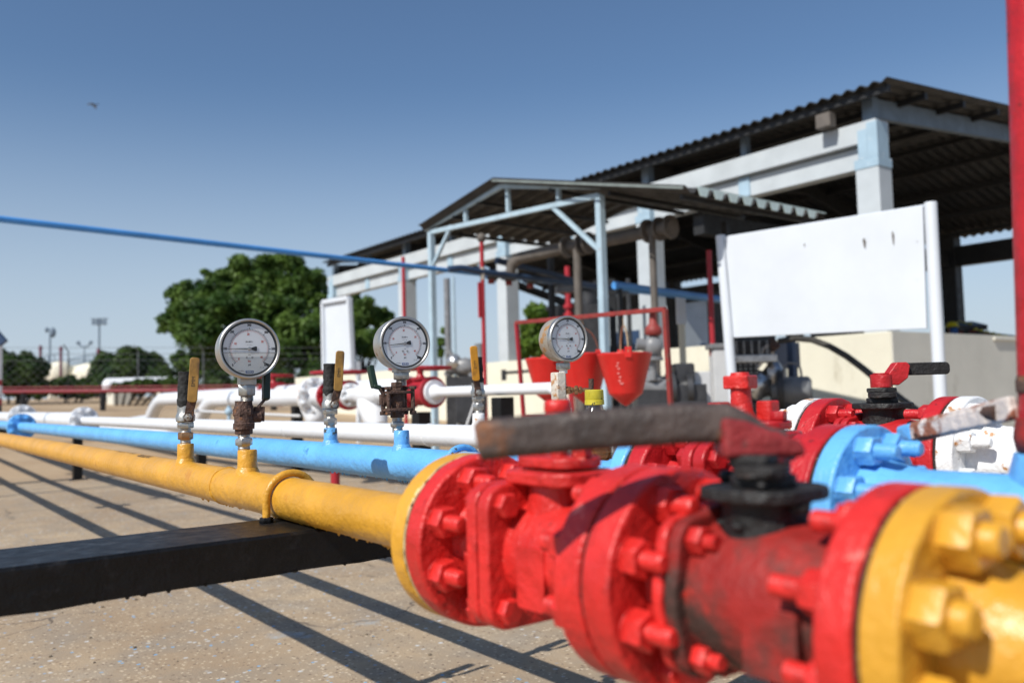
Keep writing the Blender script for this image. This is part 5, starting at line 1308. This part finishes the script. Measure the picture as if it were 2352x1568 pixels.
# ================================================================== trees and hedges
import numpy as np
def leaves(name, lobes, n_, size, m_, parent, seed, inner=.35):
    r = np.random.RandomState(seed)
    vol = np.array([l[3]**2 for l in lobes]); idx = r.choice(len(lobes), n_, p=vol/vol.sum())
    Lb = np.array([l[:4] for l in lobes]); sq = np.array([l[4] if len(l) > 4 else .8 for l in lobes])
    d = r.normal(size=(n_, 3)); d /= np.linalg.norm(d, axis=1)[:, None]
    rad = (inner+(1-inner)*r.rand(n_)**.45)*(1+.10*r.normal(size=n_))
    c = Lb[idx, :3]+d*rad[:, None]*Lb[idx, 3:4]*np.stack([np.ones(n_), np.ones(n_), sq[idx]], 1)
    # leaf clusters gather into twig clumps
    cl = r.normal(size=(n_//14+1, 3)); ci = r.randint(0, len(cl), n_)
    nrm = d*.8+r.normal(size=(n_, 3))*.6+np.array([0, 0, .5]); nrm /= np.linalg.norm(nrm, axis=1)[:, None]
    t = np.cross(nrm, r.normal(size=(n_, 3))); t /= np.linalg.norm(t, axis=1)[:, None]; b = np.cross(nrm, t)
    s = size*(.6+.8*r.rand(n_))[:, None]
    V = np.stack([c-t*s, c-b*s*.55, c+t*s, c+b*s*.55], 1).reshape(-1, 3)
    me = bpy.data.meshes.new(name); me.vertices.add(n_*4); me.vertices.foreach_set('co', V.ravel().astype('f'))
    me.loops.add(n_*4); me.loops.foreach_set('vertex_index', np.arange(n_*4)); me.polygons.add(n_)
    me.polygons.foreach_set('loop_start', np.arange(n_)*4); me.polygons.foreach_set('loop_total', np.full(n_, 4)); me.update(); me.validate()
    me.materials.append(m_)
    o = bpy.data.objects.new(name, me); COL.objects.link(o)
    if parent: o.parent = parent
    return o
def tree(base, lobes_px, D, label, m_, n_, size, seed, trunk_r=.25, group=None, subs=5):
    "lobes given as (u, v, radius) seen from the yard, each with its own depth offset"
    r = random.Random(seed); lob = []
    b0 = at(base[0], base[1], D=D); b0.z = gz(b0.x, b0.y)
    t_ = thing('tree', label, 'tree', b0, 0, group)
    for (u, v, rp_) in lobes_px:
        dd = r.uniform(-1, 1)*rp_*D/FPX*.8
        c = at(u, v, D=D+dd)-b0; R_ = rp_*D/FPX
        lob.append((c.x, c.y, c.z, R_*.8, .85))
        for k_ in range(subs):
            a = r.uniform(0, 2*math.pi); e_ = r.uniform(-.5, .9); q = Vector((math.cos(a)*math.cos(e_), math.sin(a)*math.cos(e_), math.sin(e_)))*R_*r.uniform(.65, .95)
            lob.append((c.x+q.x, c.y+q.y, c.z+q.z, R_*r.uniform(.16, .42), .75))
    leaves('crown', lob, n_, size, m_, t_, seed)
    main = max(lob, key=lambda q: q[3])
    g = G(); top_ = Vector((main[0]*.5, main[1]*.5, main[2]))
    g.tube([(0, 0, -.2), (0.05, 0, top_.z*.3), top_*.6+Vector((0, 0, .2)), top_], [trunk_r, trunk_r*.8, trunk_r*.6, trunk_r*.25], 10)
    for q in lob[::subs+1]:
        st = top_*.45; g.tube([st, (st+Vector(q[:3]))*.5+Vector((0, 0, -.2)), st*.15+Vector(q[:3])*.85], [trunk_r*.40, trunk_r*.18, trunk_r*.03], 7)
    part('trunk', g, bark, t_, ang=60)
    return t_
tree((560, 905), [(505, 705, 60), (470, 720, 50), (440, 690, 62), (500, 655, 45), (470, 760, 80), (560, 650, 70), (640, 640, 75), (700, 660, 55), (600, 720, 95), (700, 750, 75), (640, 810, 80), (540, 810, 80), (740, 700, 35), (420, 740, 48), (450, 840, 50), (610, 600, 22), (730, 830, 60)],
     46, 'largest dark green tree with broad crown left of the shed', leaf_a, 90000, .125, 3, .45, subs=14)
tree((860, 905), [(830, 720, 45), (880, 735, 32), (850, 790, 48), (800, 760, 45), (800, 690, 28), (880, 800, 35), (760, 830, 50)], 52, 'dark tree seen between the first two white columns', leaf_a, 32000, .125, 5, .3, subs=9)
tree((1240, 880), [(1240, 725, 34), (1215, 760, 26), (1265, 750, 34), (1290, 730, 28), (1240, 790, 42), (1300, 790, 36), (1275, 775, 40), (1205, 800, 34), (1222, 712, 18)], 40, 'fresh green tree seen under the canopy behind the right gauge', leaf_c, 9000, .15, 8, .18)
tree((1690, 880), [(1600, 730, 30), (1610, 780, 28)], 34, 'small green tree glimpsed behind the shed right of the red frame', leaf_c, 3000, .14, 9, .12)
tree((1015, 890), [(1012, 785, 14), (1022, 760, 10), (1008, 810, 12)], 38, 'thin sapling seen beside the left canopy post', leaf_c, 1200, .12, 19, .06, subs=3)
def bush(lobes_px, D, label, n_, seed, group=None, size=.13, m_=None):
    b0 = at(lobes_px[0][0], 915, D=D); b0.z = gz(b0.x, b0.y)
    r = random.Random(seed); lob = []
    t_ = thing('bush', label, 'bush', b0, 0, group)
    for u, v, rp_ in lobes_px:
        c = at(u, v, D=D+r.uniform(-.5, .8))-b0; R_ = rp_*D/FPX; lob.append((c.x, c.y, c.z, R_, .9))
        for k_ in range(4):
            a = r.uniform(0, 6.28); e_ = r.uniform(-.3, 1.2); lob.append((c.x+math.cos(a)*math.cos(e_)*R_*.85, c.y+math.sin(a)*math.cos(e_)*R_*.85, c.z+math.sin(e_)*R_*.85, R_*.35, .8))
    leaves('crown', lob, n_, size, m_ or leaf_b, t_, seed)
    g = G()
    for q in lob[::5]: g.tube([(q[0]*.5, q[1]*.5, -.1), (q[0]*.8, q[1]*.8, q[2]*.6), q[:3]], [.05, .035, .01], 6)
    part('stems', g, bark, t_)
    return t_
bush([(20, 862, 45), (70, 850, 34), (50, 880, 36), (-20, 850, 50), (88, 893, 22), (20, 825, 16), (60, 822, 14)], 33, 'dark bush at the far left edge behind the red fire main', 15000, 21)
bush([(255, 850, 42), (300, 838, 40), (345, 848, 38), (290, 870, 50), (370, 872, 32), (235, 880, 30), (320, 818, 18)], 37, 'rounded clipped bush beside the white tanks', 17000, 22)
bush([(268, 890, 13), (292, 886, 13), (318, 884, 16), (345, 885, 17), (372, 884, 18), (400, 884, 20), (425, 884, 20)], 29.8, 'thin creepers growing over the low white tank', 3600, 29, size=.085)
bush([(150, 888, 26), (190, 892, 24), (210, 890, 22)], 34, 'low scrub below the white tanks', 5000, 23)
bush([(430, 892, 28), (500, 885, 34), (570, 885, 34), (640, 882, 34), (710, 880, 34)], 40, 'low dark hedge under the big tree', 12000, 24)

# ================================================================== tanks, fence, masts
for (u0, v0, u1, v1, rp_, D_, lb) in ((140, 858, 30, 880, 29, 62, 'leftmost cream storage tank seen over the bushes'), (222, 858, 160, 868, 28, 60, 'middle cream storage tank beside the clipped bush'), (250, 886, 400, 882, 18, 31.5, 'low white tank speckled behind the hedge')):
    a, b_ = at(u0, v0, D=D_), at(u1, v1, D=D_+6 if D_ > 50 else D_+1); r_ = rp_*D_/FPX; ax = (b_-a); l_ = ax.length
    t_ = thing('storage_tank', lb, 'tank', (a.x, a.y, 0))
    pr = [(-r_*math.cos(R(9*i))*.8, r_*math.sin(R(9*i))) for i in range(1, 11)]+[(l_+r_*math.sin(R(9*i))*.8, r_*math.cos(R(9*i))) for i in range(0, 10)]
    part('shell', G().lathe(pr, (0, 0, a.z), ax, 32), cream if D_ > 50 else white, t_, ang=60)
    for f_ in (.15, .85):
        q = ax*f_; part('saddle', G().box(q.x-.3, q.x+.3, q.y-.5, q.y+.5, 0, a.z-r_*.6), plaster, t_)
    if D_ > 50:
        g = G(); z = r_+.55
        a_ = Vector((0, 0, a.z)); n_ = 8
        for h_ in (.0, .5): g.tube([a_+Vector((0, 0, r_+.1+h_)), a_+ax+Vector((0, 0, r_+.1+h_))], .035, 6)
        for i in range(n_+1): q = a_+ax*(i/n_)+Vector((0, 0, r_)); g.tube([q, q+Vector((0, 0, .6))], .03, 6)
        part('catwalk_rail', g, steel_d, t_)
for u, v0, v1, D_, w_, lb, heads in ((115, 757, 850, 75, .07, 'floodlight mast with two round lamps on the horizon', 2), (228, 733, 870, 80, .08, 'tallest floodlight mast with a flat top on the horizon', 3), (194, 792, 850, 95, .06, 'small distant twin lamp mast between the two taller masts', 1)):
    p = at(u, v0, D=D_); t_ = thing('light_mast', lb, 'mast', (p.x, p.y, 0), -PSI)
    part('mast', G().tube([(0, 0, 0), (0, 0, p.z)], [w_*1.4, w_], 10), steel_d, t_)
    if heads == 2:
        part('lamp', G().ball((-.28, 0, p.z), .20, 10, (1, .6, 1.2)), steel_d, t_); part('lamp', G().ball((.22, 0, p.z-.25), .34, 10, (.9, .6, 1.4)), steel_d, t_)
        part('cross_arm', G().box(-.4, .4, -.05, .05, p.z-.15, p.z-.05), steel_d, t_)
    elif heads == 3:
        part('cross_arm', G().box(-.75, .75, -.15, .15, p.z+.0, p.z+.08).box(-.6, .6, -.3, .3, p.z-.5, p.z-.42), steel_d, t_)
        for k_ in range(4): part('lamp', G().box(-.65+.36*k_, -.45+.36*k_, -.1, .1, p.z-.40, p.z-.05), steel_d, t_)
    else:
        part('cross_arm', G().tube([(-.7, 0, p.z+.25), (-.3, 0, p.z-.2), (0, 0, p.z-.3), (.3, 0, p.z-.2), (.7, 0, p.z+.25)], .09, 8), steel_d, t_)
        for k_ in (-1, 1): part('lamp', G().ball((.7*k_, 0, p.z+.25), .22, 8), steel_d, t_)
violet = mat('faded maroon paint', (.16, .05, .08), .6)
for k_, (u, v0, v1) in enumerate(((93, 793, 822), (140, 795, 835), (226, 800, 840))):
    p = at(u, v0, D=58); t_ = thing('vent_stack', 'short maroon vent stack above the white tanks, %s' % ('leftmost', 'second from the left', 'in front of the tallest mast')[k_], 'vent', (p.x, p.y, 0))
    part('stack', G().cyl((0, 0, 0), (0, 0, p.z), .09, 12), violet, t_); part('cap', G().cyl((0, 0, p.z-.1), (0, 0, p.z-.3), .12, 12), violet, t_)
fn = thing('fence', 'tall wire fence with slim posts in front of the hedge', 'fence', (0, 0, 0))
fa, fb = at(-100, 900, D=31), at(760, 890, D=37)
mesh_m = mat('galvanised wire', (.20, .21, .22), .5, .5)
for i in range(6):
    p = fa.lerp(fb, .085+i*.178); zt_ = at(278, 826, D=33).z
    part('post', G().cyl((p.x, p.y, gz(0, p.y)-.1), (p.x, p.y, zt_+.35), .022, 8).bar((p.x, p.y, zt_+.35), (p.x-.2, p.y-.2, zt_+.6), .03, .03), purl if i == 1 else mesh_m, fn)
g = G()
for h_ in (.02, .25, .5): g.tube([fa+Vector((0, 0, zt_-fa.z+h_)), fb+Vector((0, 0, zt_-fb.z+h_))], .008, 5)
Lf = (fb-fa).length; nn = int(Lf/.30)
for i in range(nn):
    for s_ in (-1, 1):
        a = fa.lerp(fb, i/nn); hgt = zt_-gz(0, a.y); f2 = min(max(i/nn+s_*hgt/Lf, 0), 1); b_ = fa.lerp(fb, f2)
        hh = abs(f2-i/nn)*Lf
        g.bar((a.x, a.y, gz(0, a.y)), (b_.x, b_.y, gz(0, a.y)+hh), .006, .006)
part('wire_mesh', g, mesh_m, fn)
# striped post and strut at the very left edge
sp_ = thing('striped_post', 'red and white banded post at the left edge', 'post', at(-4, 940, D=12))
zb = sp_.location.z; sp_.location.z = 0
zz = [at(0, v, D=12).z for v in (950, 930, 915, 885, 872, 845, 790)]
for (a, b_, m_) in ((0, zz[1], dark_p), (zz[1], zz[2], red_far), (zz[2], zz[3], white), (zz[3], zz[4], red_far), (zz[4], zz[6], white)):
    part('band', G().cyl((0, 0, a), (0, 0, b_), .045, 18), m_, sp_)
ar = thing('barrier_arm', 'short blue grey strut slanting in at the left edge', 'strut', (0, 0, 0))
part('arm', G().bar(at(-30, 745, D=12), at(9, 789, D=12), .08, .12), navy, ar, .01); part('mount', G().bar(at(-30, 745, D=12), (at(-30, 745, D=12).x, at(-30, 745, D=12).y, 0), .1, .1, (1, 0, 0)), navy, ar)
tag(part('red_stub', G().cyl((0, 0, 0), (0, 0, at(770, 1088, D=4.2).z+.16), .022, 16).cyl((0, 0, 0), (0, 0, .01), .06, 16), red_far, loc=(at(770, 1095, D=4.2).x, at(770, 1095, D=4.2).y, 0)), 'short red upright seen just below the blue pipe', 'pipe stub')

# ================================================================== bird
bd = thing('bird', 'small dark bird with spread wings high in the left sky', 'bird', at(213, 241, D=36), -PSI)
k_ = 36/FPX
me = bpy.data.meshes.new('body')
J = [(.9, .0, .7), (.5, 0, .4), (0, 0, 0), (-.35, 0, .05), (.75, 0, -.15)]
part('body', G().tube([(-.10, -.05, .02), (-.06, -.03, .04), (0, 0, .02), (.08, .02, .0), (.14, .05, -.01)], [.012, .035, .045, .03, .008], 12).ball((-.10, -.05, .025), .028, 10), dark_p, bd, ang=80)
def wing(pts, th=.008):
    g = G(); n_ = len(pts)
    return g.add([Vector(p)+Vector((0, 0, z)) for z in (0, th) for p in pts], [list(range(n_))[::-1], [n_+i for i in range(n_)]]+[[i, (i+1) % n_, n_+(i+1) % n_, n_+i] for i in range(n_)])
part('wing', wing([(-.06, 0, .05), (-.16, .05, .075), (-.28, .10, .055), (-.29, .11, .02), (-.20, .05, .01), (-.06, -.05, 0), (.05, -.05, .0)]), dark_p, bd)
part('wing', wing([(-.06, .03, .03), (.04, .03, .03), (.15, -.02, -.05), (.22, -.10, -.20), (.20, -.12, -.24), (.12, -.1, -.16), (.0, -.05, -.05)]), dark_p, bd)
part('tail', wing([(.12, .04, .02), (.20, .06, .055), (.23, .07, .04), (.21, .06, .0)]), dark_p, bd)
